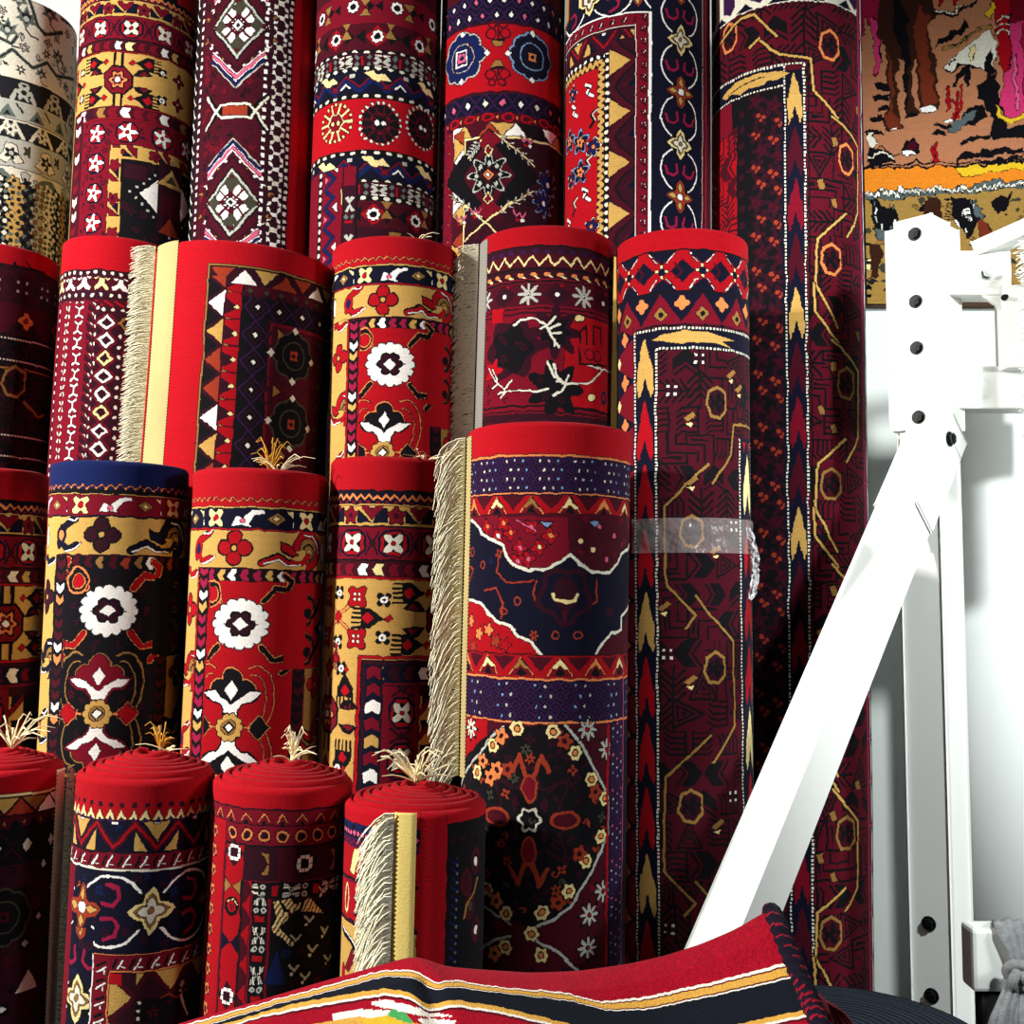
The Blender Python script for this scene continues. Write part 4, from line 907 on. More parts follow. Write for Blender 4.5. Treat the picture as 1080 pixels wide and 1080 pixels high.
cv.col(uL+21, uL+37, 'r', 29, Y(325), [(mv(pl((-9, -8), (9, -8), (3, 2), (-3, 2)), 0, 0), 'd'), (dia(3.2, 3.6, 0, 4), 'y'), (mv(seg(0, -8, 0, 8, 3), 14, 0), 'm'), (mv(dia(3, 3, 0, -5), 14, 0), 't')], a+20)
cv.vl(uL+38, 2, 'k', a+20)
ud = uL+39
cv.rect(ud, 1e4, a+31, 1e4, 'k')
lat = [(diar(15, 14, 1.8), 'p'), (diar(9, 8, 1.4), 'd'), (dia(2.8), 'w')]
cv.band(a+31, a+56, 'k', 30, Xu(262), lat, u0=ud); cv.col(ud, ud+30, 'k', 30, Y(352), lat, a+34)
cv.rect(ud+33, 1e4, a+59, 1e4, 'm'); cv.vl(ud+32, 3, 'c', a+57); cv.hl(a+58, 3, 'c', u0=ud+31)
for x, y in ((311, 376), (308, 447)):
    u, v = cv.P(x, y); cv.stamp(u, v, 34, octflower(25, 'k', 'k', 'u', 'q'))
    for dx, dy in ((0, -28), (0, 28), (-29, 0), (27, 2)): cv.stamp(u+dx, v+dy, 6, [(dia(4.4, 4.4), 'i')])
for x, y in ((290, 352), (286, 412), (292, 480)):
    u, v = cv.P(x, y); cv.stamp(u, v, 24, [(ring(6, 2, -4, -8), 'd'), (ring(6, 2, -4, 8), 'd'), (seg(-12, 0, 4, 0, 2), 'd'), (pl((3, -6), (11, 0), (3, 6)), 't')])
u = Xu(336); cv.col(u-3, u+4, 'd', 24, 0, [(dia(3, 4), 'q')], a+60); cv.rect(u+8, 1e4, a+60, 1e4, 'k')
cv.sprinkle('m', 'dd', 60, 6, 5); B3.finish(); B3.fringe(167, 189, 257, 500, .050, .014, dens=2.8, flare=.95, curl=.004)

B4 = Rug('third-row red rolled rug with gold border and white rosette, right of triangle-border rug', 350, 484, 247, 346, 481, 480, 2.67, ylow=505, k=1.45)
cv = B4.cv; fam_floral(cv, cv.P(411, 384)[0], .88, v0=cv.P(416, 384)[1]-163*.88, uL=-46, uR=48, vR=236); B4.finish()
B4.tuft('straw', 10, .07, .02, x=.05, y=-.11, seed=4)

B5 = Rug('red rolled rug with thin white twig motifs, behind the purple-banded rug', 506, 648, 236, 500, 645, 440, 2.66, ylow=470, k=1.3)
cv = B5.cv; Y = lambda y: cv.P(577, y)[1]
cv.fill('c'); cv.rect(-1e4, 1e4, -9, 1e4, 'c'); cv.rect(-1e4, 1e4, -9, Y(258), 'r')
cv.band(Y(259), Y(267), 'd', 14, 0, [(disc(3.6, 0, 2, 2.4), 'p')])
cv.hl(Y(259), 2, 'k'); cv.band(Y(267), Y(282), 'm', 17, 0, [(pline([(-8.5, 5), (0, -5), (8.5, 5)], 2), 'y')]); cv.hl(Y(283), 2, 'k')
cv.band(Y(284), Y(294), 'd', 15, 0, [(disc(3.6, 0, 0, 2.2), 'o'), (seg(2, 2, 6, 4, 2), 'y')]); cv.hl(Y(296), 2.4, 'k')
cv.band(Y(298), Y(322), 'm', 62, cv.P(616, 310)[0], [(mv(disc(2.4), -31, 0), 'w'), (mv(pl((-8, -9), (8, -9), (0, 0)), -31, -2), 'r'), (mv(dia(16, 12), 31, 0), 'd'), (mv(dia(16, 12), -31, 0), 'd'), (mv(disc(2.4), 31, 0), 'w'), (mv(disc(2.4), -31, 0), 'w'), (ros(9, .5, 8), 'h'), (disc(2), 'w'), (disc(1), 'k')])
cv.hl(Y(325), 2, 'k'); cv.hl(Y(330), 2, 'd'); cv.rect(-1e4, 1e4, Y(331), Y(430), 'c'); cv.rect(cv.P(596, 380)[0], 1e4, Y(331), Y(430), 'r')  # left ground darker than the right: shade put into the colour
u, v = cv.P(538, 368); cv.stamp(u, v, 40, [(ros(32, .12, 6, .5), 'd'), (ros(24, .15, 5), 'k')])
u, v = cv.P(586, 350); cv.stamp(u, v, 34, [(ros(24, .25, 8), 'd'), (ros(15, .25, 7), 'k')])
u, v = cv.P(586, 410); cv.stamp(u, v, 34, [(ros(26, .25, 7), 'k')])
u, v = cv.P(524, 334); cv.stamp(u, v, 14, [(box(9, 8), 'r')]); u, v = cv.P(520, 392); cv.stamp(u, v, 18, [(ros(11, .3, 5), 'R')])
def twig(pts, w=2.4): cv.line(pts, w, 'i', True)
for t in ([(542, 344), (548, 337), (566, 336), (576, 343), (580, 352), (590, 366)], [(576, 343), (586, 334)], [(578, 346), (590, 342)], [(580, 351), (592, 351)], [(580, 350), (575, 343), (571, 346)], [(586, 358), (585, 364)],
          [(516, 389), (522, 402), (534, 412), (566, 413), (578, 410)], [(520, 390), (524, 401)], [(525, 405), (519, 410)], [(534, 412), (525, 416)], [(532, 410), (539, 402)], [(534, 412), (528, 420)],
          [(578, 381), (584, 396), (594, 404), (620, 406), (636, 390), (621, 386)], [(636, 390), (650, 395)], [(584, 384), (588, 400)], [(596, 404), (586, 402)], [(597, 405), (600, 396)], [(598, 406), (592, 414), (584, 418)]): twig(t)
for t in ([(612, 362), (612, 350), (619, 344), (619, 363)], [(626, 364), (626, 344), (634, 346), (634, 364)], [(611, 366), (612, 384), (640, 386)], [(642, 350), (642, 380)]): cv.line(t, 2.4, 'k', True)
u, v = cv.P(626, 375); cv.stamp(u, v, 14, [(ring(6, 1.8, -5, 0), 'd'), (ring(6, 1.8, 7, 0), 'd')])
for x, y, c_ in ((612, 336, 'y'), (624, 420, 'y')): u, v = cv.P(x, y); cv.stamp(u, v, 9, [(disc(7, 0, 0, 5), 'k'), (disc(5.4, 0, 0, 3.6), c_)])
u, v = cv.P(637, 420); cv.stamp(u, v, 9, [(ring(5, 3, 0, 0, 6), 'B')])
cv.hl(Y(428), 2, 'k'); cv.hl(Y(434), 2, 'k'); cv.band(Y(436), Y(470), 'd', 34, 0, [(ring(10, 2), 'm'), (mv(dia(4), 17, 0), 'o')])
cv.sprinkle('c', 'dm', 60, 6, 5); cv.sprinkle('k', 'd', 30, 6, 5); B5.finish(); B5.fringe(507, 514, 258, 462, .047, .02, 'cream', 'greyband_shaded', dens=3, flare=1, curl=.012)

B6 = Rug('tall crimson rolled rug with clear tape around it, right of the purple-banded rug', 648, 790, 239, 652, 796, 900, 2.58, ylow=1030, k=1.2)
cv = B6.cv; Y = lambda y: cv.P(720, y)[1]; Xu = lambda x, y=600: cv.P(x, y)[0]
geofill(cv, -1e3, 1e3, Y(250), 3000, 'm', 'k', 31, 11)
cv.rect(-1e4, 1e4, -9, Y(262), 'R'); cv.hl(Y(263), 2, 'k')
cv.band(Y(264), Y(306), 'n', 44, Xu(720, 290)-22, [(mxy(seg(0, 0, 22, 20, 11)), 'r'), (mv(dia(13, 12), 22, 0), 'n'), (mv(dia(13, 12), -22, 0), 'n'), (mv(mxy(seg(0, 0, 8, 8, 2)), 22, 0), 'm'), (dia(6), 'n'), (orr(*[box(1.7, 1.7, a, b) for a, b in ((0, -6), (0, 6), (-6, 0), (6, 0))]), 'y'), (mxy(seg(5, 9, 14, 19, 1.6)), 'i')])
cv.hl(Y(307), 2, 'k'); cv.band(Y(308), Y(342), 'n', 46, Xu(742, 325), [(pl((-24, 17), (0, -17), (24, 17)), 'c'), (mv(ros(7, .2, 4), 23, -6), 'o'), (mv(ros(7, .2, 4), -23, -6), 'o'), (ros(7, .15, 4, 0, 0, 6), 't'), (disc(3, 0, 6), 'k')])
ul, ur = Xu(670.5, 600), Xu(692.5, 600)
cv.rect(-1e4, ul, Y(338), 1e4, 'c'); cv.col(ul-52, ul-2, 'n', 48, Y(420), [(pl((-22, 24), (0, -22), (22, 24)), 'c'), (mv(ros(7, .2, 4), 24, 8), 'o'), (mv(ros(7, .2, 4), -24, 8), 'o'), (ros(6, .15, 4, 0, 0, -8), 'y')], Y(338))
cv.rect(ul-1, ur, Y(346), 1e4, 'n'); ym = Y(367)
cv.rect(ul-1, 1e4, Y(346), ym, 'n')
flame(cv, (ul+ur)/2, ur-ul-3.5, Y(352), 1e4, 274, Y(353), colours='grrr', bg='n')
for u, a in ((ul, Y(346)), (ur, ym)): dotline(cv, u=u, a=a, per=3.8)
dotline(cv, v=Y(346), a=ul, per=4); dotline(cv, v=ym, a=ur, per=4)
cv.stamp(Xu(735, 356), Y(356.5), 60, [(pl((-50, 0), (-38, -4), (-14, -8), (14, -7), (26, -4), (48, -1), (30, 2), (44, 8), (18, 4), (-16, 6), (-36, 3)), 'g')])
def mnd(pts, w=2.6): cv.line(pts, w+2.6, 'k', True); cv.line(pts, w, 't', True)
for p in ([(792, 451), (775, 448), (772, 480), (752, 510)], [(748, 490), (736, 500), (701, 535), (701, 600), (704, 618), (734, 649), (723, 663)], [(734, 628), (750, 650), (774, 676), (776, 765), (753, 805)],
          [(750, 776), (730, 795), (702, 820), (700, 919), (734, 953), (722, 966)], [(734, 930), (760, 960), (776, 985)]): mnd(p)
for x, y in ((757, 424), (730, 561), (755, 705), (729, 851), (758, 990)): u, v = cv.P(x, y); cv.stamp(u, v, 30, medhex('t', 'd', 1.1))
for x, y in ((727, 440), (772, 395), (780, 410), (729, 508), (728, 718), (757, 870), (700, 640), (755, 580)): u, v = cv.P(x, y); cv.stamp(u, v, 12, [(pl((-7, 2), (4, -6), (8, -3), (-2, 5)), 't'), (pl((-4, 7), (4, 5), (2, 10)), 'y')])
for x, y in ((708, 412), (738, 378), (704, 690), (774, 840), (706, 980), (775, 555)): u, v = cv.P(x, y); cv.stamp(u, v, 8, [(box(6, 6), 'd')]+XDOT)
um = Xu(782.5, 600)
cv.rect(um, 1e4, Y(458), 1e4, 'n'); dotline(cv, u=um, a=Y(458), per=3.8)
flame(cv, um+20, 27, Y(462), 1e4, 274, Y(475), colours='yrrr', bg='n'); dotline(cv, u=um+38, a=Y(458), per=3.8)
B6.finish()
def tape(rug, y0, y1, x0, x1):
    n = 40; ta, tb = rug.P(x0, y0)[0]/rug.Rp, rug.P(x1, y0)[0]/rug.Rp; za = rug.L-rug.P((x0+x1)/2, y0)[1]/rug.ppm; zb = rug.L-rug.P((x0+x1)/2, y1)[1]/rug.ppm
    co = np.zeros((9, n+1, 3)); rnd = np.random.default_rng(3).normal(0, .0011, (9, n+1))
    for i in range(9):
        for j in range(n+1): co[i, j] = rug.cyl(ta+(tb-ta)*j/n, za+(zb-za)*i/8, .004+rnd[i, j])
    grid_obj('packing_tape', co, M['tape'], None, rug.root)['label'] = 'clear shiny packing tape'
tape(B6, 546, 583, 668, 796)

# ---- second row
C1 = Rug('dark rolled rug with red top cut off by the left edge, second row', -92, 53, 491, -104, 41, 780, 2.34, ylow=800, k=1.1)
cv = C1.cv; fam_gold(cv, .98, cv.P(-15, 491)[1], um=30, uF=-30, flow=46, uflow=cv.P(31, 577)[0]); 
C1.finish()
C2 = Rug('rolled rug with navy blue top and a white rosette on black', 52, 201, 485, 38, 188, 800, 2.33, ylow=830, k=1.35, edge='B')
cv = C2.cv; fam_floral(cv, cv.P(114, 643)[0], 1.0, top='B', ground='k', bnd='c', motif='n', edgec='o', uR=44, vR=212, v0=cv.P(114, 643)[1]-162)
C2.finish()
C3 = Rug('rolled rug with red top and a white rosette on red, beside the navy-topped rug', 203, 348, 493, 189, 336, 800, 2.33, ylow=838, k=1.4)
cv = C3.cv; fam_floral(cv, cv.P(253, 659)[0], 1.0, v0=cv.P(253, 659)[1]-164, uR=42, vR=210); C3.finish()
C3.tuft('amber', 22, .045, .06, x=.015, y=-.09, seed=11)
C3.tuft('straw', 10, .075, .03, x=.03, y=-.1, seed=12)
C4 = Rug('red-topped rolled rug with a wide gold band, beside the long cream fringe', 349, 484, 481, 336, 474, 805, 2.36, ylow=850, k=1.45)
cv = C4.cv; fam_gold(cv, 1.0, cv.P(414, 482)[1]-1, um=62, uF=-31, flow=47, uflow=cv.P(415, 577)[0]); C4.finish()
C4.tuft('straw', 9, .08, .02, x=.06, y=-.09, seed=5)

C5 = Rug('big rolled rug with purple dotted bands, scalloped white outlines and a fringed left seam', 494, 664, 444, 482, 661, 1000, 2.25, ylow=1040, k=1.35)
cv = C5.cv; Y = lambda y: cv.P(577, y)[1]; Xu = lambda x, y=700: cv.P(x, y)[0]
cv.fill('n'); cv.rect(-1e4, 1e4, -9, Y(480), 'R')
cv.hl(Y(480), 2, 'o'); lattice(cv, Y(481), Y(519), 1, dot='hbpi', per=9.6, x='p'); cv.hl(Y(520), 2, 'o')
tent = [(pl((-15, 9), (0, -11), (15, 9)), 'o'), (pl((-12, 9), (0, -8), (12, 9)), 'c'), (pl((-10, 2), (0, -9), (10, 2), (5, 3), (0, -2), (-5, 3)), 'y'), (pl((-6, 7), (0, 0), (6, 7), (0, 10)), 'k'), (mv(pl((-14, -11), (14, -11), (0, 4)), 21, 0), 'm'), (mv(pl((-14, -11), (14, -11), (0, 4)), -21, 0), 'm')]
tent = [tent[0], tent[1], (tent[2][0], 'yoyt')]+tent[3:]
cv.band(Y(522), Y(545), 'r', 42, Xu(602, 530), tent); cv.hl(Y(546), 1.6, 'k'); cv.rect(-1e4, 1e4, Y(547), Y(690), 'n')
def scal(pts, w=4.6): cv.line(pts, w, 'k', True); cv.line(pts, w-1.4, 'i', True)
cv.poly([(482, 546), (500, 552), (512, 565), (530, 576), (536, 590), (556, 600), (575, 600), (602, 585), (620, 602), (648, 600), (656, 588), (664, 560), (664, 546)], 'm', True)
cv.poly([(482, 546), (500, 552), (512, 565), (530, 576), (536, 590), (556, 600), (575, 600), (600, 585), (600, 546)], 'c', True)  # crimson left, maroon right: the fall of light put into the colour
rnd = random.Random(4)
for x, y in ((512, 556), (524, 566), (537, 562), (548, 578), (530, 552), (556, 590), (568, 578), (545, 592), (580, 565), (560, 556), (625, 580), (640, 590), (648, 565), (632, 555), (612, 570)):
    u, v = cv.P(x, y); a = rnd.uniform(0, 3); cv.stamp(u, v, 12, [(ros(8, .3, 4, a), 'd'), (ros(6.4, .3, 4, a), 'r' if x < 600 else 'm'), (disc(2.8, 1, 0), 'oysw'[rnd.randrange(4)])])
for x in (576, 628): u, v = cv.P(x, 552); cv.stamp(u, v, 10, [(pl((-8, -3), (8, -3), (0, 6)), 'k'), (pl((-6, -2), (6, -2), (0, 4)), 'b')])
cv.line([(545, 548), (556, 555), (566, 560)], 2.4, 's', True)
scal([(482, 542), (499, 551), (506, 561), (514, 567), (530, 575), (533, 586), (540, 596), (556, 601), (576, 600), (592, 592), (602, 585), (612, 594), (625, 603), (644, 604), (652, 594), (656, 584), (664, 574)])
cv.sprinkle('n', 'dummB', 70, 9, 5); cv.sprinkle('m', 'udc', 40, 10, 4); cv.sprinkle('r', 'duo', 30, 12, 4)
for p in ([(524, 580), (524, 604), (534, 614), (556, 614), (562, 612)], [(566, 612), (562, 626), (568, 640), (590, 645)], [(630, 612), (630, 635), (612, 646)], [(488, 590), (498, 600), (492, 625)], [(510, 622), (522, 620), (530, 636), (528, 652)]): cv.line(p, 3.4, 'd', True); cv.line(p, 1.8, 'u', True)
u, v = cv.P(597, 628); cv.stamp(u, v, 40, [(ros(30, .12, 5, -PI/2), 'd'), (ros(24, .12, 5, -PI/2), 'n'), (disc(14, 0, -2, 18), 'd'), (mx(pline([(0, 6), (6, 6), (11, 4), (13, -1)], 3.6)), 'y'), (pl((-5, 16), (5, 16), (0, 30)), 'm')])
cv.poly([(482, 690), (478, 640), (492, 633), (506, 636), (516, 648), (522, 655), (538, 662), (546, 672), (560, 680), (570, 692)], 'r', True)
for x, y in ((496, 655), (504, 668), (514, 664), (522, 676), (498, 682), (532, 680)): u, v = cv.P(x, y); cv.stamp(u, v, 10, [(ros(7, .3, 5), 'd'), (ros(5.4, .3, 5), 'ruo'[(x+y) % 3])])
scal([(480, 640), (492, 632), (506, 636), (516, 648), (522, 655), (538, 660), (546, 671), (560, 677), (570, 690)])
cv.poly([(664, 640), (656, 664), (645, 672), (634, 684), (626, 694), (664, 694)], 'm', True); scal([(664, 638), (656, 650), (656, 664), (646, 668), (636, 678), (628, 692)])
for x, y in ((497, 582), (508, 596), (545, 634), (530, 645), (610, 670), (586, 670)): u, v = cv.P(x, y); cv.stamp(u, v, 7, [(ring(4, 1.6), 'u')])
cv.hl(Y(691), 1.6, 'k'); cv.band(Y(692), Y(716), 'r', 42, Xu(591, 705), tent); cv.hl(Y(717), 2, 'o'); lattice(cv, Y(718), Y(762), 1, dot='hppb', per=11, x='p', bg='n'); cv.hl(Y(763), 2, 'o')
cv.rect(-1e4, 1e4, Y(764), 1e4, 'm'); cv.rect(-1e4, Xu(512, 790), Y(764), 1e4, 'r'); cv.sprinkle('m', 'dcn', 60, 5, 6)  # shade put into the ground colour: red at left, maroon to the right
ua, ub_ = Xu(642, 880), Xu(657, 880)
cv.poly([(484, 812), (518, 772), (530, 765), (598, 765), (616, 790), (634, 822), (642, 850), (642, 880), (630, 912), (612, 940), (602, 954), (585, 970), (562, 984), (550, 976), (530, 966), (505, 950), (484, 936)], 'k', True)
def seam(p): cv.line(p, 4.6, 'k', True); cv.line(p, 3, 'h', True)
seam([(482, 832), (505, 795), (518, 776), (530, 767)]); seam([(598, 766), (616, 790), (622, 802), (642, 840), (641, 880), (630, 906), (612, 940), (602, 956), (585, 970), (565, 978), (559, 984), (570, 995), (590, 1005), (610, 1024)])
seam([(500, 948), (515, 960), (528, 968), (538, 976)]); seam([(508, 1000), (520, 992), (538, 988)])
u, v = cv.P(558, 865)
cv.stamp(u, v, 110, [(ros(46, .22, 8), 'd'), (ros(42, .22, 8), 'k'), (mxy(pline([(4, 44), (12, 66), (20, 50)], 5)), 'u'), (mxy(pline([(20, 30), (40, 44), (50, 30)], 3)), 'd'), (my(disc(9, 0, 32, 15)), 'u'), (my(disc(6, 0, 32, 11)), 'c'), (mx(disc(17, 38, 0, 10)), 'u'), (mx(disc(13, 38, 0, 7)), 'm'), (ros(12, .15, 6), 'i'), (ros(9, .15, 6), 'k'), (mxy(dia(5, 9, 16, 16)), 'd')])
cv.sprinkle('k', 'ddqu', 120, 7, 5.5)
for x, y in ((519, 786), (545, 768), (583, 772), (607, 794), (624, 822), (638, 842), (634, 882), (618, 908), (600, 940), (572, 963), (533, 964), (513, 938), (502, 815), (532, 1000), (571, 1008), (560, 985)):
    u, v = cv.P(x, y); cv.stamp(u, v, 12, [(ros(8.5, .1, 6), 'k'), (ros(7.4, .1, 6), 'y'), (disc(4.2), 'k'), (disc(2.8), 'o')])
for x, y in ((528, 776), (508, 803), (523, 812), (535, 812), (516, 820), (628, 835), (596, 782), (612, 900), (588, 952), (522, 950), (520, 1006)):
    u, v = cv.P(x, y); cv.stamp(u, v, 10, [(ros(7.5, .2, 5), 'o' if x < 530 else 'u'), (disc(2.8), 'd')])
for x, y in ((496, 768), (485, 790), (620, 770), (500, 910), (622, 965), (620, 1000), (640, 790), (636, 940)):
    u, v = cv.P(x, y); cv.stamp(u, v, 16, [(ros(11, .45, 8), 'k'), (ros(8, .45, 8), 'i' if x < 510 else 'h'), (disc(3), 'k'), (disc(1.6), 'r')])
cv.rect(ua, 1e4, Y(766), 1e4, 'n'); cv.vl(ua-2, 3, 'r', Y(766)); lattice(cv, ua+2, ua+30, 1, True, Y(764), bg='n', x='p', dot='bpsh', per=10); cv.vl(ua+32, 2, 's', Y(700))
C5.finish(); C5.fringe(493.5, 497, 462, 822, .046, .062, dens=2.4, flare=1, curl=.02, fwd=.35)

# ---- front row
D1 = Rug('front-row rolled rug with triangle border, cut off by the left edge', -76, 69, 815, -88, 56, 1075, 2.0, ylow=1085, k=1.1, cone=.03, turns=6)
cv = D1.cv; Y = lambda y: cv.P(0, y)[1]; cv.fill('k'); cv.rect(-1e4, 1e4, -9, Y(839), 'R'); cv.hl(Y(840), 2, 'y')
cv.band(Y(842), Y(862), 'd', 34, cv.P(23, 850)[0], [(pl((-15, 9), (0, -8), (15, 9)), 'uwu'), (mv(pl((-15, -9), (15, -9), (0, 7)), 17, 0), 'twg'), (mv(pl((-15, -9), (15, -9), (0, 7)), -17, 0), 'gtw')])
cv.band(Y(863), Y(876), 'm', 20, 0, [(pl((-7, 6), (0, -4), (7, 6)), 'k'), (mv(dia(3), 10, 0), 't')])
lattice(cv, Y(878), Y(912), 1, per=30, x='d', bg='k', dot='wi')
cv.rect(-1e4, 1e4, Y(914), 1e4, 'd')
for x, y, c_ in ((22, 943, 'w'), (42, 966, 'i'), (27, 995, 'h'), (47, 910, 'w'), (56, 935, 'h'), (2, 1066, 'w'), (54, 1000, 't')):
    u, v = cv.P(x, y); cv.stamp(u, v, 8, [(box(7, 7), 'k'), (dia(4.4, 4), c_)])
u, v = cv.P(4, 968); cv.stamp(u, v, 36, octflower(27, 'k', 'k', 'm', 'q')); u, v = cv.P(30, 1036); cv.stamp(u, v, 20, [(pl((-14, 8), (0, -12), (14, 8)), 'i')])
cv.sprinkle('d', 'mk', 60, 4, 6); D1.finish(); D1.tuft('straw', 18, .1, .05, x=.02, y=-.02, seed=21, r=.0015); D1.fringe(60, 67, 812, 1085, .022, .008, dens=1.6, right=True, fwd=.6, bm='cream')

D2 = Rug('front-row rolled rug with gold zigzag and a navy band of white arcs', 80, 228, 823, 64, 215, 1078, 2.0, ylow=1088, k=1.3, cone=.036, turns=6)
cv = D2.cv; uL = cv.P(97, 1010)[0]; v0 = cv.P(150, 820)[1]-2
V, tick, tri, run, lo, hi = fam_arc(cv, 1.0, v0, uL, uf=cv.P(160, 957)[0])
cv.rect(uL, 1e4, V(182), 1e4, 'c'); run(cv.col, 0, -86, uL, 'n', V(232), v0=V(150))
cv.rect(-1e4, -86, V(100), 1e4, 'c'); cv.stamp(cv.P(86, 957)[0], V(139), 32, [(disc(22), 'n')]+[(mv(f, 0, 0, .95), c) for f, c in arcflower(1)])
cv.hl(V(183), 2, 'o', u0=uL); cv.vl(uL+1, 2.4, 'w', V(183))
cv.band(V(184), V(199), 'c', 17.5, 0, tick, u0=uL+2); cv.col(uL+2, uL+19, 'c', 17.5, 0, tick, V(186))
cv.rect(uL+19, 1e4, V(199), 1e4, 'k'); cv.vl(uL+20, 1.6, 'o', V(199)); cv.hl(V(200), 1.6, 'o', u0=uL+19)
cv.band(V(201), V(228), 'd', 44, uL+40, [(pl((-16, -13), (16, -13), (0, 9)), 'g'), (mx(seg(0, 12, 20, -12, 5)), 'm')], u0=uL+21)
cv.col(uL+21, uL+48, 'd', 42, V(226), [(pl((-18, -13), (18, -13), (0, 11)), 'g'), (mx(seg(0, 13, 22, -12, 5)), 'm')], V(201))
cv.stamp(uL+27, V(207), 12, [(box(6, 6), 'R')]); cv.rect(uL+52, 1e4, V(230), 1e4, 'k'); cv.col(uL+49, uL+54, 'k', 9, 0, [(disc(2), 'i')], V(230))
cv.line([(190, 1046), (193, 1060), (198, 1070)], 2.6, 'i', True); cv.line([(170, 1052), (178, 1048), (186, 1052), (196, 1044)], 1.6, 'u', True)
u, v = cv.P(192, 1038); cv.stamp(u, v, 6, [(dia(4), 'h')])
cv.sprinkle('n', 'dB', 40, 6, 5); cv.sprinkle('k', 'dm', 40, 8, 6); D2.finish(); D2.tuft('amber', 16, .03, .045, x=.02, y=.01, seed=31); D2.tuft('straw', 7, .055, .012, x=.03, y=-.01, seed=32)

D3 = Rug('front-row plain red-edged rolled rug with a cream lightning motif', 223, 374, 832, 213, 361, 1060, 2.0, ylow=1080, k=1.4, cone=.032, turns=6)
cv = D3.cv; Y = lambda y: cv.P(296, y)[1]; Xu = lambda x, y=960: cv.P(x, y)[0]
cv.fill('R'); a = Y(855); cv.hl(a, 2, 'd'); cv.rect(-1e4, 1e4, a+1, 1e4, 'c')
cv.band(a+2, a+15, 'c', 20, 0, [(pline([(-6, 4), (0, -4), (6, 4)], 2), 'o'), (disc(2.2, 0, 5), 'k')]); cv.hl(a+16, 1.6, 'k')
rf = [(ros(7.4, .12, 7), 'd'), (ring(5.4, 1.8), 'o'), (disc(2.4, 1, 1), 'k')]
cv.band(a+17, a+36, 'c', 19, 0, rf); cv.hl(a+37, 2, 'k')
u0 = Xu(219); u1 = Xu(234); u2 = Xu(253); u3 = Xu(264); u4 = Xu(283); u5 = Xu(289)
cv.rect(-1e4, u0-14, a-2, 1e4, 'R'); cv.col(u0-14, u1-2, 'r', 20.5, a+29, [(ros(7, .12, 7), 'd'), (ros(5.6, .2, 5), 'o'), (disc(3, 1, 1), 'c')], a+15)
wf = [(orr(*[box(2.6, 1.8, x_, y_) for x_, y_ in ((-3, -6.5), (3, -6.5), (-3, 6.5), (3, 6.5))]), 'w'), (orr(*[box(1.8, 2.6, x_, y_) for x_, y_ in ((-6.5, -3), (-6.5, 3), (6.5, -3), (6.5, 3))]), 'w')]
cv.band(a+38, a+72, 'd', 76, Xu(248, 900), [(dia(14, 14), 'k')]+wf+[(mv(f, 38, 0), c) for f, c in [(my(pl((-7, 11), (7, 11), (0, 0))), 't')]]+[(mv(box(9, 16), -19, 0), 'm')], u0=u1)
cv.rect(u1-1, u2, a+38, 1e4, 'r')
for j in range(10):
    v = Y(903)+j*36.5; uu = (u1+u2)/2; k_ = j % 4
    if k_ == 0: cv.stamp(uu, v, 14, [(dia(13, 15), 'd')]+wf)
    elif k_ == 1: cv.stamp(uu, v-18+16, 16, [(mx(pl((0, 0), (11, -8), (11, 8))), 't')])
    elif k_ == 2: cv.stamp(uu, v-18, 14, [(ring(8, 4), 'k'), (pline([(-6, -5), (2, -7), (7, -2)], 2), 'y'), (pl((-3, -2), (4, 0), (0, 5)), 'c')])
    else: cv.stamp(uu, v-18, 16, [(mx(pl((0, 0), (11, -9), (11, 9))), 'n')])
cv.vl(u1, 2, 'd', a+38); cv.vl(u2, 2.4, 'k', a+72)
cv.rect(u2+1, 1e4, a+73, 1e4, 'd'); cv.col(u2+2, u3, 'm', 30, 0, [(pl((-12, 5), (0, -6), (12, 5)), 'r')], a+73)
cv.rect(u3, 1e4, a+73, 1e4, 'd'); xr = [(mxy(pl((0, 0), (4, 6), (9, 7), (8, 3), (5, 2))), 'h'), (mxy(seg(2, 3, 8, 3, 2)), 'i'), (my(disc(3, 14, 4)), 'h'), (my(disc(1.2, 14, 4)), 'k'), (box(3, 5, -17, 0), 'r')]
cv.band(a+74, a+90, 'k', 44, Xu(308, 935), xr, u0=u3); cv.col(u3+1, u4, 'k', 40, Y(946), xr, a+86); cv.vl(u3, 2, 'c', a+86); cv.vl(u4+1, 2.4, 'c', a+90)
cv.rect(u4+3, 1e4, a+92, 1e4, 'k')
P_ = lambda *q: [cv.P(*t) for t in q]
for pts in ([(288, 952), (294, 950), (299, 962), (305, 962), (302, 972), (294, 978), (300, 984), (306, 990), (306, 998), (298, 990), (288, 984), (286, 978), (292, 970), (290, 962)], [(296, 950), (306, 948), (312, 954), (318, 949), (316, 958), (308, 963), (302, 958)], [(322, 950), (327, 946), (334, 954), (341, 963), (330, 961), (318, 961)]):
    cv.poly(pts, 'y', True)
    pp = [cv.P(*t) for t in pts]; cu = sum(p[0] for p in pp)/len(pp); cvv = sum(p[1] for p in pp)/len(pp)
w_ = cv.sl(-60, 200, Y(940), Y(1004)); sub_ = cv.a[w_[0], w_[1]]; sub_[(sub_ == IDX['y']) & (((w_[2]*.9+w_[3]*.5) % 4.5) < 1.1)] = IDX['u']
for x, y in ((326, 970), (312, 990), (330, 1001), (322, 1030), (342, 982), (310, 1022), (341, 938), (346, 1010)): u, v = cv.P(x, y); cv.stamp(u, v, 8, [(pline([(-5, -4), (0, 2), (5, -3)], 2.4), 'h'), (disc(1.8, -3, 5), 'i')])
cv.stamp(Xu(292, 1015), Y(1020), 24, [(pl((-12, 18), (0, -18), (10, 18)), 'B')])
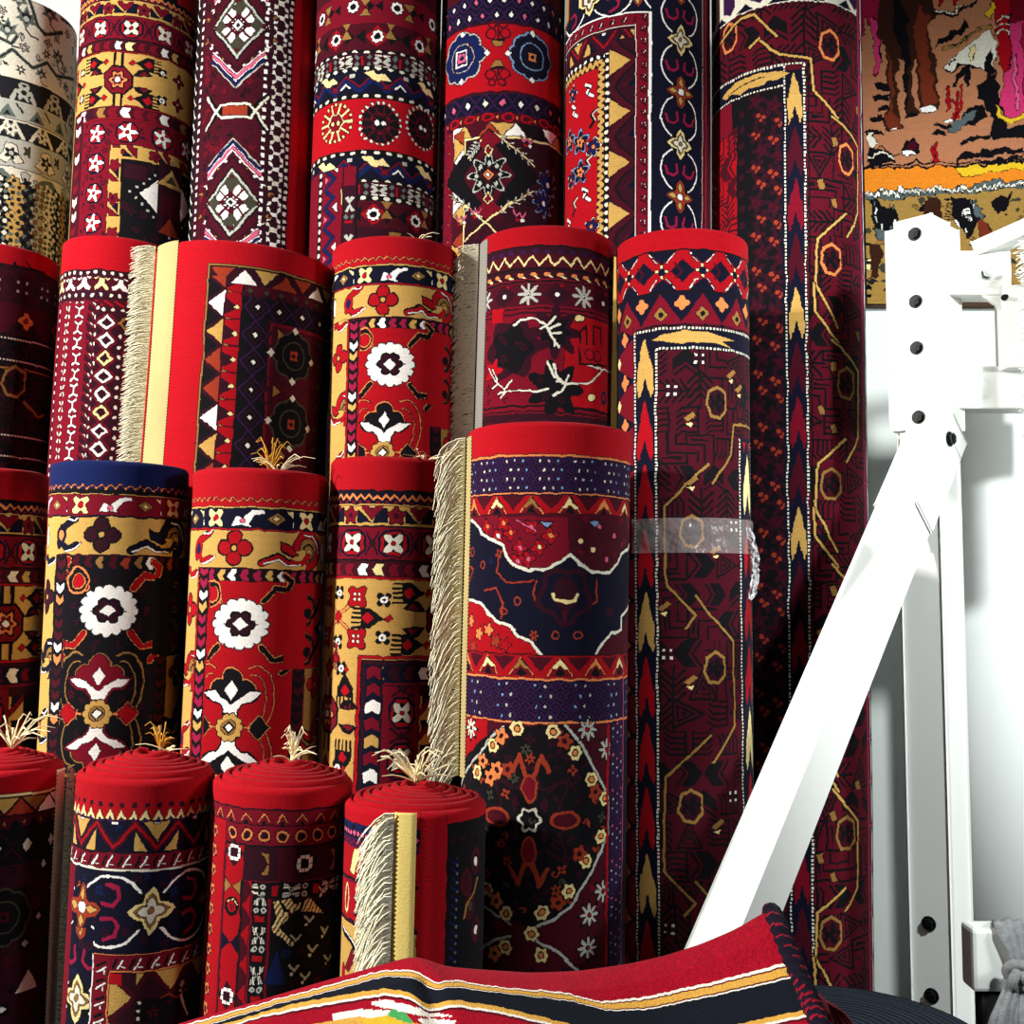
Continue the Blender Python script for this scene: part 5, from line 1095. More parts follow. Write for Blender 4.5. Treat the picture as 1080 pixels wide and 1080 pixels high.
cv.rect(Xu(296), 1e4, Y(1070), 1e4, 'k')
cv.sprinkle('k', 'ddmB', 60, 6, 5.5, (u4, 200, a+92, 400)); D3.finish(); D3.tuft('straw', 26, .026, .05, x=.015, y=.0, seed=41); D3.tuft('straw', 6, .09, .022, x=.01, y=-.01, seed=42)

D4 = Rug('front-row rolled rug with cream fringe down its middle, nearest the striped kilim', 363, 513, 857, 357, 510, 1030, 1.95, ylow=1050, k=1.3, cone=.03, turns=6)
cv = D4.cv; Y = lambda y: cv.P(438, y)[1]; Xu = lambda x, y=950: cv.P(x, y)[0]
cv.fill('R'); a = Y(876)
ug = Xu(441)
cv.band(a, a+9, 'B', 20, 0, [(ros(4, .3, 4), 'n')], u1=ug); cv.band(a+7, a+16, 'n', 7, 0, [(disc(2.4, 0, -1), 's')], u1=ug); cv.band(a+15, a+24, 'p', 13, 0, [(pline([(-6, 2), (0, -2), (6, 2)], 2), 'c')], u1=ug)
cv.rect(-1e4, ug, a+24, 1e4, 'r'); ux = Xu(374)
for j in range(2):
    cv.stamp(ux, a+40, 26, [(pl((-14, 12), (-4, -14), (8, -16), (-4, 14)), 'y'), (pl((0, 16), (12, 0), (12, 16)), 'B')])
cv.hl(a+58, 3, 'k', u1=ug); cv.hl(a+61, 2, 'p', u1=ug); cv.stamp(ux+10, a+84, 20, [(ros(12, .35, 5), 'k'), (ros(7, .3, 5), 's'), (disc(2.5), 'r')]); cv.stamp(ux-20, a+80, 20, [(disc(6, 0, 0, 16), 'y'), (disc(3, 0, 0, 12), 'r')])
cv.hl(a+102, 4, 'd', u1=ug); cv.rect(-1e4, ug, a+105, 1e4, 'g')
cv.stamp(ux, a+130, 40, [(pline([(-30, -14), (-8, -8), (6, 2), (26, 2)], 7), 'k'), (pline([(-30, -17), (-8, -11), (8, 0)], 2), 'w'), (pl((-20, 24), (-4, 0), (4, 6), (-10, 26)), 'c'), (pl((6, 18), (12, 8), (14, 20)), 'k'), (disc(10, 22, 14, 14), 't')])
cv.stamp(ux, a+170, 40, [(pline([(-20, 16), (0, -4), (20, -10)], 6), 'k'), (disc(6, -24, -8, 12), 'r')])
ud = Xu(470); cv.rect(ug, ud, -9, 1e4, 'r'); cv.rect(ud, 1e4, a-6, 1e4, 'k'); cv.band(a-6, a+30, 'k', 14, 0, [(dia(3), 'd')], u0=ud)
cv.col(ud+1, ud+20, 'k', 9, 0, [(seg(-3, -4, 3, 4, 2.4), 'B'), (dia(1.8, 1.8, 3, 3), 'e')], a+30)
for x, y, c_ in ((502, 908, 'w'), (502, 980, 'w'), (496, 955, 'q'), (492, 930, 'm')): u, v = cv.P(x, y); cv.stamp(u, v, 18, [(disc(9, 0, 0, 14), 'm'), (dia(5, 10), 'k'), (disc(3, 0, 1, 5), c_)])
cv.line([(504, 925), (500, 940), (492, 955), (490, 968)], 3, 't', True)
D4.finish(); D4.fringe(417, 440, 850, 1050, .060, .07, bm='goldband_lit', dens=4.6, flare=.6, curl=.010)
D4.tuft('straw', 30, .1, .05, x=.0, y=.0, seed=51, r=.0015)
# ================================================================== the place
def struct(o): o['kind'] = 'structure'; return o
def quadbox(name, x0, x1, y0, y1, z0, z1, m):
    mb = MB(); mb.obox(((x0+x1)/2, (y0+y1)/2, (z0+z1)/2), ((x1-x0)/2, 0, 0), (0, (y1-y0)/2, 0), (0, 0, (z1-z0)/2), 0)
    return struct(mb.obj(name, m, None, False))
WY = 3.70
quadbox('floor', -3.2, 3.0, -2.2, WY+.1, -.1, 0, M['floor'])
quadbox('wall_back', -3.2, 3.0, WY, WY+.1, 0, 3.5, M['wall'])

quadbox('wall_right', 1.02, 3.0, 3.43, WY, 0, 3.5, M['wall'])
# ------------------------------------------------ hanging pictorial rug
TD = 3.40
class Flat: pass
tl, br = at(905, -70, TD), at(1135, 321, TD)
ppm = F/TD
def tp(x, y):
    p = at(x, y, TD); return (p[0]-tl[0])*ppm, (tl[2]-p[2])*ppm
cv = Cv(0, (br[0]-tl[0])*ppm, 0, (tl[2]-br[2])*ppm, 1.35, tp)
def Z(*q): return [(880+x/3.275, y/3.275) for x, y in q]
cv.fill('T')
P = lambda c, *q: cv.poly(Z(*q), c, True)
P('z', (80, -200), (160, -200), (160, 60), (155, 260), (140, 270), (130, 100), (105, 60), (80, 300)); P('P', (125, 60), (150, 70), (156, 250), (140, 265))
P('L', (160, -220), (900, -220), (900, -60), (160, -30)); P('r', (370, -30), (390, -20), (375, 25), (366, 20)); P('r', (410, -10), (430, 0), (424, 40), (415, 10))
P('D', (150, -120), (345, -120), (350, 60), (330, 100), (345, 200), (362, 340), (352, 378), (300, 385), (290, 330), (285, 210), (272, 200), (268, 330), (300, 392), (245, 412), (240, 370), (255, 250), (235, 200), (215, 250), (215, 360), (238, 440), (180, 462), (163, 430), (190, 350), (172, 180), (150, 120))
P('k', (200, -60), (250, 60), (262, 200), (250, 380), (300, 398), (244, 412), (236, 300), (246, 200), (205, 120)); P('E', (290, 20), (340, 60), (320, 120), (335, 240), (352, 350), (305, 372), (296, 220), (280, 120)); P('E', (180, 170), (205, 260), (200, 380), (230, 440), (185, 452), (172, 420), (196, 340))
P('w', (298, 372), (330, 364), (352, 378), (345, 390), (305, 388)); P('w', (188, 452), (205, 444), (206, 458))
for b in (((135, 300), (185, 290), (190, 312), (150, 318)), ((130, 330), (190, 326), (185, 348), (140, 350)), ((140, 372), (180, 362), (190, 384), (150, 390)), ((120, 410), (160, 404), (170, 426), (130, 430)), ((110, 462), (150, 452), (170, 470), (120, 480)), ((112, 510), (200, 530), (215, 560), (118, 575))): P('k', *b)
P('i', (112, 470), (132, 468), (138, 494), (126, 516), (112, 512)); cv.line(Z((112, 560), (160, 500), (190, 540), (218, 530)), 2, 'k', True); cv.line(Z((120, 545), (170, 530), (210, 545)), 1.6, 'i', True)
P('k', (350, 165), (372, 128), (405, 100), (430, 96), (455, 70), (470, 84), (440, 116), (420, 112), (398, 140), (372, 152)); cv.line(Z((340, 40), (400, 50), (450, 30), (490, 0)), 3, 'k', True); cv.line(Z((345, 32), (400, 42), (450, 20)), 1.8, 'i', True)
cv.line(Z((380, 170), (430, 150), (500, 95), (545, 85)), 4, 'L', True); cv.line(Z((400, 160), (440, 140), (500, 90)), 1.6, 'k', True)
P('i', (382, 232), (428, 180), (505, 122), (545, 98), (568, 190), (542, 255), (495, 235), (440, 228), (395, 250)); P('y', (470, 160), (490, 150), (488, 210), (474, 215)); cv.line(Z((382, 232), (395, 248), (440, 226), (495, 232), (542, 254)), 2, 'k', True); cv.line(Z((405, 215), (420, 200)), 2, 'k', True)
P('k', (418, 300), (424, 245), (472, 226), (474, 300), (462, 300), (456, 256), (438, 270), (430, 300)); P('k', (520, 190), (545, 160), (560, 240), (540, 270), (520, 240)); P('i', (545, 170), (556, 168), (562, 230), (552, 225))
for a_ in ((390, 380, 402, 300), (402, 340, 430, 372), (418, 410, 428, 320), (440, 370, 448, 296), (430, 395, 444, 340), (340, 510, 346, 566), (350, 500, 358, 560), (336, 545, 364, 548)): cv.line(Z((a_[0], a_[1]), (a_[2], a_[3])), 3, 'r', True)
P('k', (425, 440), (440, 400), (468, 372), (518, 358), (532, 372), (526, 398), (480, 432)); P('S', (390, 432), (440, 408), (470, 392), (505, 376), (486, 410), (420, 455), (395, 456)); P('w', (378, 412), (412, 402), (418, 414), (390, 420))
for b in (((340, 430), (400, 424), (410, 436), (370, 444)), ((330, 455), (380, 450), (392, 464), (350, 470)), ((440, 490), (470, 470), (540, 462), (545, 474), (470, 482), (446, 500)), ((430, 540), (450, 520), (540, 508), (655, 512), (655, 525), (560, 530), (450, 545), (430, 570)), ((480, 560), (560, 540), (655, 536), (655, 545), (560, 556)), ((500, 294), (560, 250), (575, 380), (600, 440), (660, 425), (720, 480), (655, 470), (560, 480), (535, 460), (552, 410), (520, 350), (498, 330))): P('k', *b)
P('k', (228, 530), (240, 490), (270, 476), (290, 496), (280, 540), (250, 552)); P('w', (235, 520), (266, 522), (276, 536), (250, 546), (234, 536)); P('m', (245, 495), (270, 486), (282, 500), (268, 520), (244, 516)); cv.line(Z((110, 575), (240, 570), (350, 560), (430, 560), (655, 530)), 2, 'k', True)
P('P', (575, 60), (760, 60), (760, 410), (655, 395), (610, 405), (570, 365), (588, 250), (572, 130)); P('c', (600, -60), (760, -60), (760, 60), (600, 80)); P('r', (545, -60), (600, -60), (608, 60), (616, 210), (590, 250), (570, 180)); P('z', (650, 60), (680, 60), (690, 300), (660, 390)); P('k', (600, 60), (606, 60), (618, 200), (600, 250), (612, 190))
P('s', (620, 200), (632, 190), (640, 370), (626, 380)); P('Y', (566, 360), (588, 392), (612, 405), (655, 388), (760, 400), (760, 416), (655, 406), (604, 424), (582, 410), (564, 382)); P('Y', (520, 52), (536, 10), (556, -10), (552, 30), (540, 62))
for y in (60, 84, 108): cv.line(Z((560, y+8), (590, y-8), (606, y)), 2, 'i', True)
P('O', (60, 582), (350, 577), (500, 566), (760, 545), (760, 640), (655, 626), (545, 618), (400, 648), (250, 658), (60, 672)); P('Y', (420, 574), (760, 548), (760, 570), (520, 598), (440, 612)); cv.line(Z((60, 582), (240, 580), (350, 575), (500, 564), (655, 550), (760, 545)), 2, 'k', True)
P('S', (60, 672), (250, 658), (400, 648), (545, 618), (760, 630), (760, 652), (545, 655), (400, 668), (250, 690), (60, 696))
rnd = random.Random(8)
for i in range(34):
    x = 90+i*17; y = 680-(x-60)*.075+rnd.uniform(-6, 8); cv.line(Z((x, y), (x+8, y-8), (x+14, y+5)), 2.6, rnd.choice('iwhi'), True)
P('L', (60, 696), (250, 690), (400, 668), (545, 655), (760, 652), (760, 1200), (60, 1200))
for i in range(150):   # dappled ground of the lower scene
    x, y = rnd.uniform(70, 740), rnd.uniform(680, 1040); r_ = rnd.uniform(7, 22)
    pts = [(x+math.cos(t)*r_*rnd.uniform(.5, 1.5), y+math.sin(t)*r_*rnd.uniform(.3, .8)) for t in np.linspace(0, 2*PI, 8)[:-1]]
    P(rnd.choice('kkqxLtqy' if y > 860 else 'kqtL'), *pts)
P('k', (115, 690), (150, 690), (165, 720), (215, 730), (222, 800), (190, 840), (160, 830), (130, 770)); P('S', (130, 790), (180, 800), (200, 840), (150, 830)); P('D', (330, 680), (360, 684), (372, 760), (345, 790), (310, 740)); P('E', (392, 770), (420, 790), (415, 880), (396, 880)); P('E', (498, 760), (540, 770), (552, 810), (500, 840)); P('k', (400, 680), (480, 690), (500, 760), (470, 830), (440, 780), (410, 740))
P('S', (480, 690), (520, 720), (510, 760), (486, 740)); P('k', (540, 690), (620, 660), (600, 720), (560, 740)); P('D', (120, 840), (160, 850), (150, 960), (125, 960)); P('E', (190, 830), (222, 840), (218, 930), (196, 920))
for i in range(18):
    x, y = rnd.choice([(rnd.uniform(120, 215), rnd.uniform(690, 800)), (rnd.uniform(410, 500), rnd.uniform(680, 790))]); cv.line(Z((x, y), (x+rnd.uniform(-4, 10), y+rnd.uniform(8, 22))), 1.8, rnd.choice('wihS'), True)
for i in range(10): cv.line(Z((380, 690+i*8), (450, 684+i*8)), 1.2, 'k', True)
cv.outline('k'); cv.warp(2.4, 11); cv.warp(1.0, 4); H_, W_ = cv.H, cv.W
xx = tl[0]+np.arange(W_+1)/cv.k/ppm; zz = tl[2]-np.arange(H_+1)/cv.k/ppm
XX, ZZ = np.meshgrid(xx, zz); YY = TD+.008*np.sin(XX*9+1)*np.clip((tl[2]-ZZ)/.6, 0, 1)
hang = tag(empty('hanging_rug', Matrix.Translation(((tl[0]+br[0])/2, TD, br[2]))), 'pictorial rug with animals and an orange stripe hanging on the white wall', 'rug')
def loc(co): return co-np.array([(tl[0]+br[0])/2, TD, br[2]])
co = np.stack([XX, YY, ZZ], -1); grid_obj('pile', loc(co), M['weave'], cv.colours(.16), hang)
bk = np.stack([XX[::40], YY[::40]+.010, ZZ[::40]], -1)[:, ::20]
bk = np.stack([np.linspace(xx[0], xx[-1], 12)[None, :].repeat(14, 0), np.full((14, 12), TD+.018), np.linspace(zz[0], zz[-1], 14)[:, None].repeat(12, 1)], -1)
o = grid_obj('backing', loc(bk), M['pale'], None, hang)
sd = MB()   # bound edges between face and backing
for (x0, z0), (x1, z1) in (((xx[0], zz[0]), (xx[-1], zz[0])), ((xx[0], zz[-1]), (xx[-1], zz[-1])), ((xx[0], zz[0]), (xx[0], zz[-1])), ((xx[-1], zz[0]), (xx[-1], zz[-1]))):
    n = 24; sd.tube([loc(np.array((x0+(x1-x0)*t/n, TD+.009, z0+(z1-z0)*t/n))) for t in range(n+1)], .009, 6)
sd.obj('bound_edge', mat('brown_binding', (70, 48, 34), .9), hang)

# ------------------------------------------------ white steel display rack
hd = Vector((-.72, -.694, 0)).normalized(); sd_ = Vector((.694, -.72, 0)).normalized(); up = Vector((0, 0, 1))
def hexbolt(mb, c, ax, r=.013, l=.012):
    c = Vector(c); ax = Vector(ax).normalized(); a = ax.orthogonal().normalized(); b = ax.cross(a)
    for rr, l0, l1, n in ((r*1.3, 0, .003, 16), (r, .003, l, 6), (r*.6, l, l+.002, 6)):
        v = [c+ax*l_+(a*math.cos(2*PI*k/n)+b*math.sin(2*PI*k/n))*rr for l_ in (l0, l1) for k in range(n)]
        mb.add(v, [(k, (k+1) % n, n+(k+1) % n, n+k) for k in range(n)]+[tuple(range(n, 2*n)), tuple(range(n))[::-1]])
RD = 2.62
pt = Vector(at(982, 240, RD)); pb = Vector(at(990, 1050, RD))
base = Vector((at(986, 640, RD)[0], RD, 0))
rack = tag(empty('display_rack', Matrix.Translation(base)), 'white steel display rack post with diagonal brace and black bolts', 'display rack')
def part(mb, name, m='white'):
    o = mb.obj(name, M[m], rack, False); o.matrix_parent_inverse = Matrix.Translation(-base); return o
px, pz = at(976, 640, RD)[0], at(975, 236, RD)[2]
hw = .049; pc = Vector(at(995, 640, RD-.05)); pc.z = 0; pc -= (hd+sd_)*hw
post = MB(); post.obox(pc+up*(pz-.08)/2, hd*hw, sd_*hw, up*(pz-.08)/2, .006); part(post, 'post')
# bolted collar around the top of the post
col_ = MB(); zc0, zc1 = at(975, 452, RD)[2], at(975, 243, RD)[2]
col_.obox(pc+hd*.004+up*(zc0+zc1)/2, hd*.058, sd_*.062, up*(zc1-zc0)/2, .005)
col_.obox(pc+hd*.004+up*(zc1+.006), hd*.046, sd_*.044, up*.014, .006)
part(col_, 'collar')
fp = MB(); fp.obox(pc+up*.006, (.12, 0, 0), (0, .12, 0), up*.006, .002); part(fp, 'foot_plate')
def plane_hit(x, y, yfront): return at(x, y, yfront)
fy = RD-.03-.0625
def facebolt(x, y, q, n, r=.0125, m='bolt'):
    t = (q-Vector(CP)).dot(n)/Vector(ray(x, y)).dot(n); b = MB(); hexbolt(b, Vector(CP)+Vector(ray(x, y))*t, n, r); part(b, 'bolt', m)
for x, y in ((965, 247), (966, 318), (967, 367), (969, 440)): facebolt(x, y, pc+hd*.062, hd)
for x, y, yy in ((980, 974, 1), (983, 1050, 1)):
    p = Vector(at(x, y, RD-.06)); b = MB(); q = pc+hd*hw; n = hd
    r = Vector(ray(x, y)); cpv = Vector(CP); t = (q-cpv).dot(n)/r.dot(n); hexbolt(b, cpv+r*t, n, .013); part(b, 'bolt', 'bolt')
# diagonal brace towards the aisle
bt = Vector(at(984, 470, RD-.03)); bf = Vector(at(787, 950, 2.03))
dirb = (bf-bt).normalized(); tfoot = -bt.z/dirb.z; foot = bt+dirb*tfoot
hdx = Vector((dirb.x, dirb.y, 0)).normalized(); sdx = Vector((-hdx.y, hdx.x, 0)); 
if sdx.y > 0: sdx = -sdx
nb = dirb.cross(sdx).normalized()
if nb.z < 0: nb = -nb
b0 = bt-dirb*.0; b1 = foot-dirb*.04
br_ = MB(); br_.obox((b0+b1)/2, dirb*(b1-b0).length/2, sdx*.045, nb*.042, .006); part(br_, 'brace')
sl_ = MB(); b2 = b0+dirb*.24; b0s = b0-dirb*.05; sl_.obox((b0s+b2)/2, dirb*(b2-b0s).length/2, sdx*.049, nb*.046, .004); part(sl_, 'brace_sleeve')
ft = MB(); ft.obox((foot.x, foot.y, .005), hdx*.09, sdx*.06, up*.005, .002); part(ft, 'brace_foot')
b = MB(); p = Vector(at(1001, 463, RD-.09)); q = b0+sdx*.049; r = Vector(ray(1001, 463)); t = (q-Vector(CP)).dot(sdx)/r.dot(sdx); hexbolt(b, Vector(CP)+r*t, sdx, .0135); part(b, 'bolt', 'bolt')
# arms to the right
AY = RD+.02
def xbox(x0, x1, y0, y1, d, dep, bev=.004, mb=None):
    mb = mb or MB(); a, b = Vector(at(x0, y0, d)), Vector(at(x1, y1, d)); c = (a+b)/2; c.y += dep/2
    mb.obox(c, ((b.x-a.x)/2, 0, 0), (0, dep/2, 0), (0, 0, abs(a.z-b.z)/2), bev); return mb
part(xbox(1000, 1068, 264, 311, AY-.05, .07), 'upper_arm'); part(xbox(1002, 1130, 386, 431, AY-.02, .08), 'lower_arm')
g = MB()
for quad in (((1034, 311), (1062, 311), (1062, 388), (1060, 388), (1060, 330), (1052, 322)),):
    A_ = [Vector(at(x, y, AY-.045)) for x, y in quad]; B_ = [v+Vector((0, .012, 0)) for v in A_]; n = len(A_)
    g.add(A_+B_, [tuple(range(n)), tuple(range(n, 2*n))[::-1]]+[(i, (i+1) % n, n+(i+1) % n, n+i) for i in range(n)])
part(g, 'gusset_plate'); part(xbox(1059, 1130, 300, 388, AY-.06, .06), 'end_bracket')
d0, d1 = Vector(at(1030, 266, AY-.02)), Vector(at(1130, 222, AY-.14)); dd_ = (d1-d0).normalized(); s2 = dd_.cross(up).normalized(); u2 = s2.cross(dd_)
g = MB(); g.obox((d0+d1)/2, dd_*(d1-d0).length/2, s2*.03, u2*.018, .004); part(g, 'swing_arm')
b = MB(); hexbolt(b, Vector(at(1040, 288, AY-.05)), (0, -1, 0), .013); part(b, 'bolt', 'steel')
b = MB(); hexbolt(b, Vector(at(1059, 314, AY-.06)), (0, -1, 0), .006); part(b, 'bolt', 'bolt')

# white upright panel behind the post, seen right of it
pn = MB(); x0, x1 = at(1012, 640, 2.95)[0], at(1150, 640, 2.95)[0]; zt = at(1040, 432, 2.95)[2]
n = 18; prof = [(x0+(x1-x0)*i/n, 2.98-.07*math.sin(PI*min(1, i/n*1.3))**.8) for i in range(n+1)]
v = [(x, y, z) for z in (0, zt) for x, y in prof]+[(x, y+.03, z) for z in (0, zt) for x, y in prof]; m_ = n+1
f = [(i, i+1, m_+i+1, m_+i) for i in range(n)]+[(2*m_+i, 3*m_+i, 3*m_+i+1, 2*m_+i+1) for i in range(n)]+[(m_+i, m_+i+1, 3*m_+i+1, 3*m_+i) for i in range(n)]+[(i, 2*m_+i, 2*m_+i+1, i+1) for i in range(n)]+[(0, m_, 3*m_, 2*m_), (n, 2*m_+n, 3*m_+n, m_+n)]
tag(mesh_obj('upright_board', v, f, M['panel']), 'tall curved white board standing right of the rack post', 'board')

# pale textile hung at the right edge, only its fringe in frame
hx0, hx1 = at(1088, 350, 2.45)[0], at(1140, 350, 2.45)[0]; hz0, hz1 = at(1088, 505, 2.45)[2], at(1088, 248, 2.45)[2]
pr = tag(empty('pale_rug', Matrix.Translation((hx0, 2.45, hz0))), 'pale shaggy rug edge with white fringe hanging from the rack arm at the right edge', 'rug')
co = np.zeros((31, 13, 3))
for i in range(31):
    for j in range(13): co[i, j] = ((hx1-hx0)*j/12, .006*math.sin(i*.9+j), (hz1-hz0)*(1-i/30))
grid_obj('pile', co, M['pale'], None, pr)
g = MB(); rnd = random.Random(3)
for i in range(420):
    z = (hz1-hz0)*rnd.random(); l = rnd.uniform(.010, .03); y = rnd.uniform(-.014, .014)
    g.tube([(0.004, y*.4, z), (-l*.5, y, z-.004), (-l, y*1.2, z-.016*rnd.random())], .0012, 3, False)
g.obj('fringe', M['white'], pr)['kind'] = 'stuff'

# white box with a knotted grey scarf
sx0, sx1, sy = at(1026, 1010, 2.2)[0], at(1150, 1010, 2.2)[0], 2.2; sz = at(1040, 980, 2.2)[2]; sdp = .03
st = tag(empty('white_stand', Matrix.Translation(((sx0+sx1)/2, sy+sdp, 0))), 'low white stand at the lower right with a grey scarf tied on it', 'stand')
g = MB(); g.obox((0, 0, sz-.06), ((sx1-sx0)/2, 0, 0), (0, sdp, 0), (0, 0, .06), .008); g.obj('top_board', M['white'], st, False)
g = MB(); g.obox((0, .004, (sz-.12)/2), ((sx1-sx0)/2-.02, 0, 0), (0, sdp*.7, 0), (0, 0, (sz-.12)/2), .01); g.obj('plinth', M['floor'], st, False)
kc = Vector(at(1070, 1024, sy-.02)); kt = Vector(at(1050, 978, sy))
sc_root = tag(empty('scarf', Matrix.Translation(kc)), 'grey ribbed scarf knotted over the white stand', 'scarf')
def ribbon(ctr, width, name, thick=.006):
    """ribbed cloth strip along centre points with per-point width vectors"""
    n = 14; m_ = len(ctr)-1; k_ = 6; S = m_*k_+1; co = np.zeros((S, 2*n+1, 3))
    from mathutils.geometry import interpolate_bezier
    for i in range(S):
        t = i/k_; a = min(int(t), m_-1); f = t-a; f = f*f*(3-2*f)*.6+f*.4
        c = Vector(ctr[a]).lerp(Vector(ctr[a+1]), f); w = Vector(width[a]).lerp(Vector(width[a+1]), f)
        tan = (Vector(ctr[a+1])-Vector(ctr[a])).normalized(); nr = tan.cross(w).normalized()
        for j in range(2*n+1):
            q = j/(2*n)*2*PI; e = math.cos(q); hgt = math.sin(q)
            co[i, j] = c+w*e+nr*(hgt*thick*(1+.5*math.cos(e*22)))
    return grid_obj(name, co, M['scarf'], None, sc_root)
o3 = lambda x, y, d=sy-.02: Vector(at(x, y, d))-kc
ribbon([o3(1063, 992, sy+.085), o3(1063, 975, sy+.075), o3(1063, 972, sy+.035), o3(1064, 974, sy-.004), o3(1066, 986, sy-.012), o3(1072, 1005, sy-.018), o3(1074, 1020)], [(.024, 0, 0), (.03, 0, 0), (.032, 0, 0), (.03, 0, 0), (.028, 0, 0), (.018, 0, 0), (.012, 0, 0)], 'sash')
ribbon([o3(1072, 1020, sy-.035), o3(1066, 1042, sy-.05), o3(1058, 1066, sy-.06), o3(1050, 1100, sy-.06), o3(1046, 1150, sy-.06)], [(.012, 0, .004), (.02, 0, .01), (.026, 0, .012), (.03, 0, .01), (.034, 0, .01)], 'tail')
ribbon([o3(1076, 1020, sy-.035), o3(1078, 1044, sy-.05), o3(1078, 1070, sy-.06), o3(1078, 1110, sy-.06), o3(1078, 1150, sy-.06)], [(.012, 0, 0), (.018, 0, 0), (.02, 0, 0), (.022, 0, 0), (.024, 0, 0)], 'tail')
g = MB(); pts = []
for i in range(60):   # the knot: a thick strand passing twice round itself
    t = i/59*4*PI; r_ = .019+.006*math.cos(t*1.5); pts.append((r_*math.cos(t)*1.1, -.03+.013*math.sin(t*1.5), r_*math.sin(t)))
g.tube(pts, .010, 8); g.tube([(-.012, -.03, .0), (0, -.045, .004), (.014, -.03, -.004)], [.012, .016, .012], 8); g.obj('knot', M['scarf'], sc_root)

# ------------------------------------------------ black ribbed pouf
pc2 = at(885, 1084, 1.6); R_ = 172/F*1.6; zt = pc2[2]
pf = tag(empty('pouf', Matrix.Translation((pc2[0], 1.6, 0))), 'round black ribbed pouf behind the corded end of the kilim', 'pouf')
prof = []; n = 300
for i in range(n+1):
    r_ = .012+(R_-.03-.012)*i/n; prof.append((r_, zt-.018*(r_/R_)**2+.0018*math.cos(r_/.012*2*PI)))
for i in range(1, 25):
    a = PI/2*i/24; prof.append((R_-.03+.03*math.sin(a), zt-.018-.03+.03*math.cos(a)))
for i in range(1, 420):
    z = (zt-.05)*(1-i/419); prof.append((R_+.006*math.sin(PI*i/419)+.0018*math.cos(z/.012*2*PI), max(z, .0)))
co = np.zeros((len(prof), 97, 3))
for i, (r_, z) in enumerate(prof):
    a = np.linspace(0, 2*PI, 97); co[i] = np.stack([np.cos(-a)*r_, np.sin(-a)*r_, np.full(97, z)], -1)
cc_ = np.zeros((len(prof)-1, 96, 3)); lo_, hi_ = s2l((7, 9, 13)), s2l((40, 50, 62))  # rib shading put into the colour: dark lines between lighter ridges
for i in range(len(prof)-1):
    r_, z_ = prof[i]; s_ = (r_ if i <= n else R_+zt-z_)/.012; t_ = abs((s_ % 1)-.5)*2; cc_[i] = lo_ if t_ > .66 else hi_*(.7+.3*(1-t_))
grid_obj('cover', co, M['weave'], cc_, pf)
g = MB(); g.tube([(0, 0, zt-.012), (0, 0, zt), (0, 0, zt+.006), (0, 0, zt+.009)], [.022, .022, .018, .006], 20); g.obj('centre_button', M['rib'], pf)

# ------------------------------------------------ striped kilim in the foreground
X0, X1 = 120, 846
xs = np.linspace(X0, X1, 460)
row_x = lambda x1: X0+(xs-X0)*(x1-X0)/(X1-X0)
ip = lambda pts, x1=846: np.interp(row_x(x1), [p[0] for p in pts], [p[1] for p in pts])
def smooth(a, n=9):
    k_ = np.ones(n)/n; return np.convolve(np.pad(a, n//2, mode='edge'), k_, 'valid')
yt = smooth(ip([(120, 1108), (150, 1094), (190, 1079), (250, 1062), (330, 1038), (400, 1018), (432, 1009), (445, 1010), (468, 1019), (500, 1022), (560, 1026), (610, 1024), (660, 1017), (700, 1008), (740, 995), (775, 980), (805, 962), (846, 950)], 813), 15)
ya = smooth(ip([(120, 1110), (190, 1082), (250, 1065), (330, 1043), (400, 1024), (430, 1022), (446, 1028), (458, 1037), (475, 1033), (532, 1042), (590, 1046), (630, 1056), (673, 1052), (740, 1038), (820, 1017), (846, 1010)], 834), 9)
yb = smooth(ip([(120, 1116), (190, 1090), (250, 1072), (296, 1058), (330, 1050), (405, 1030), (435, 1031), (456, 1045), (475, 1041), (540, 1049), (600, 1056), (640, 1066), (680, 1065), (740, 1053), (827, 1033), (846, 1028)], 841), 9)
yc = smooth(ip([(120, 1122), (200, 1090), (230, 1078), (268, 1066), (330, 1055), (405, 1042), (430, 1046), (451, 1060), (479, 1054), (532, 1063), (590, 1077), (640, 1092), (700, 1093), (760, 1084), (837, 1067), (866, 1061)], 856), 9)
yd = yc+10
yb = np.maximum(yb, ya+4); yc = np.maximum(yc, yb+3)
PAL2 = dict(red=(158, 10, 34), white=(242, 238, 226), gold=(216, 164, 72), black=(20, 24, 34), maroon=(88, 10, 26), green=(70, 160, 88), yell=(232, 178, 50))
L2 = {k_: s2l(v) for k_, v in PAL2.items()}
wob = RNG.normal(0, .7, len(xs)); wob = smooth(wob, 3)
rows = []; cols = []
def addrow(y, back=None): rows.append((y, back))
bounds = [yt, ya+wob, yb+wob*.8, yc-wob, yd-wob*.7, yd+110]
NR = [30, 10, 26, 8, 60]
ylist = []; cellc = []
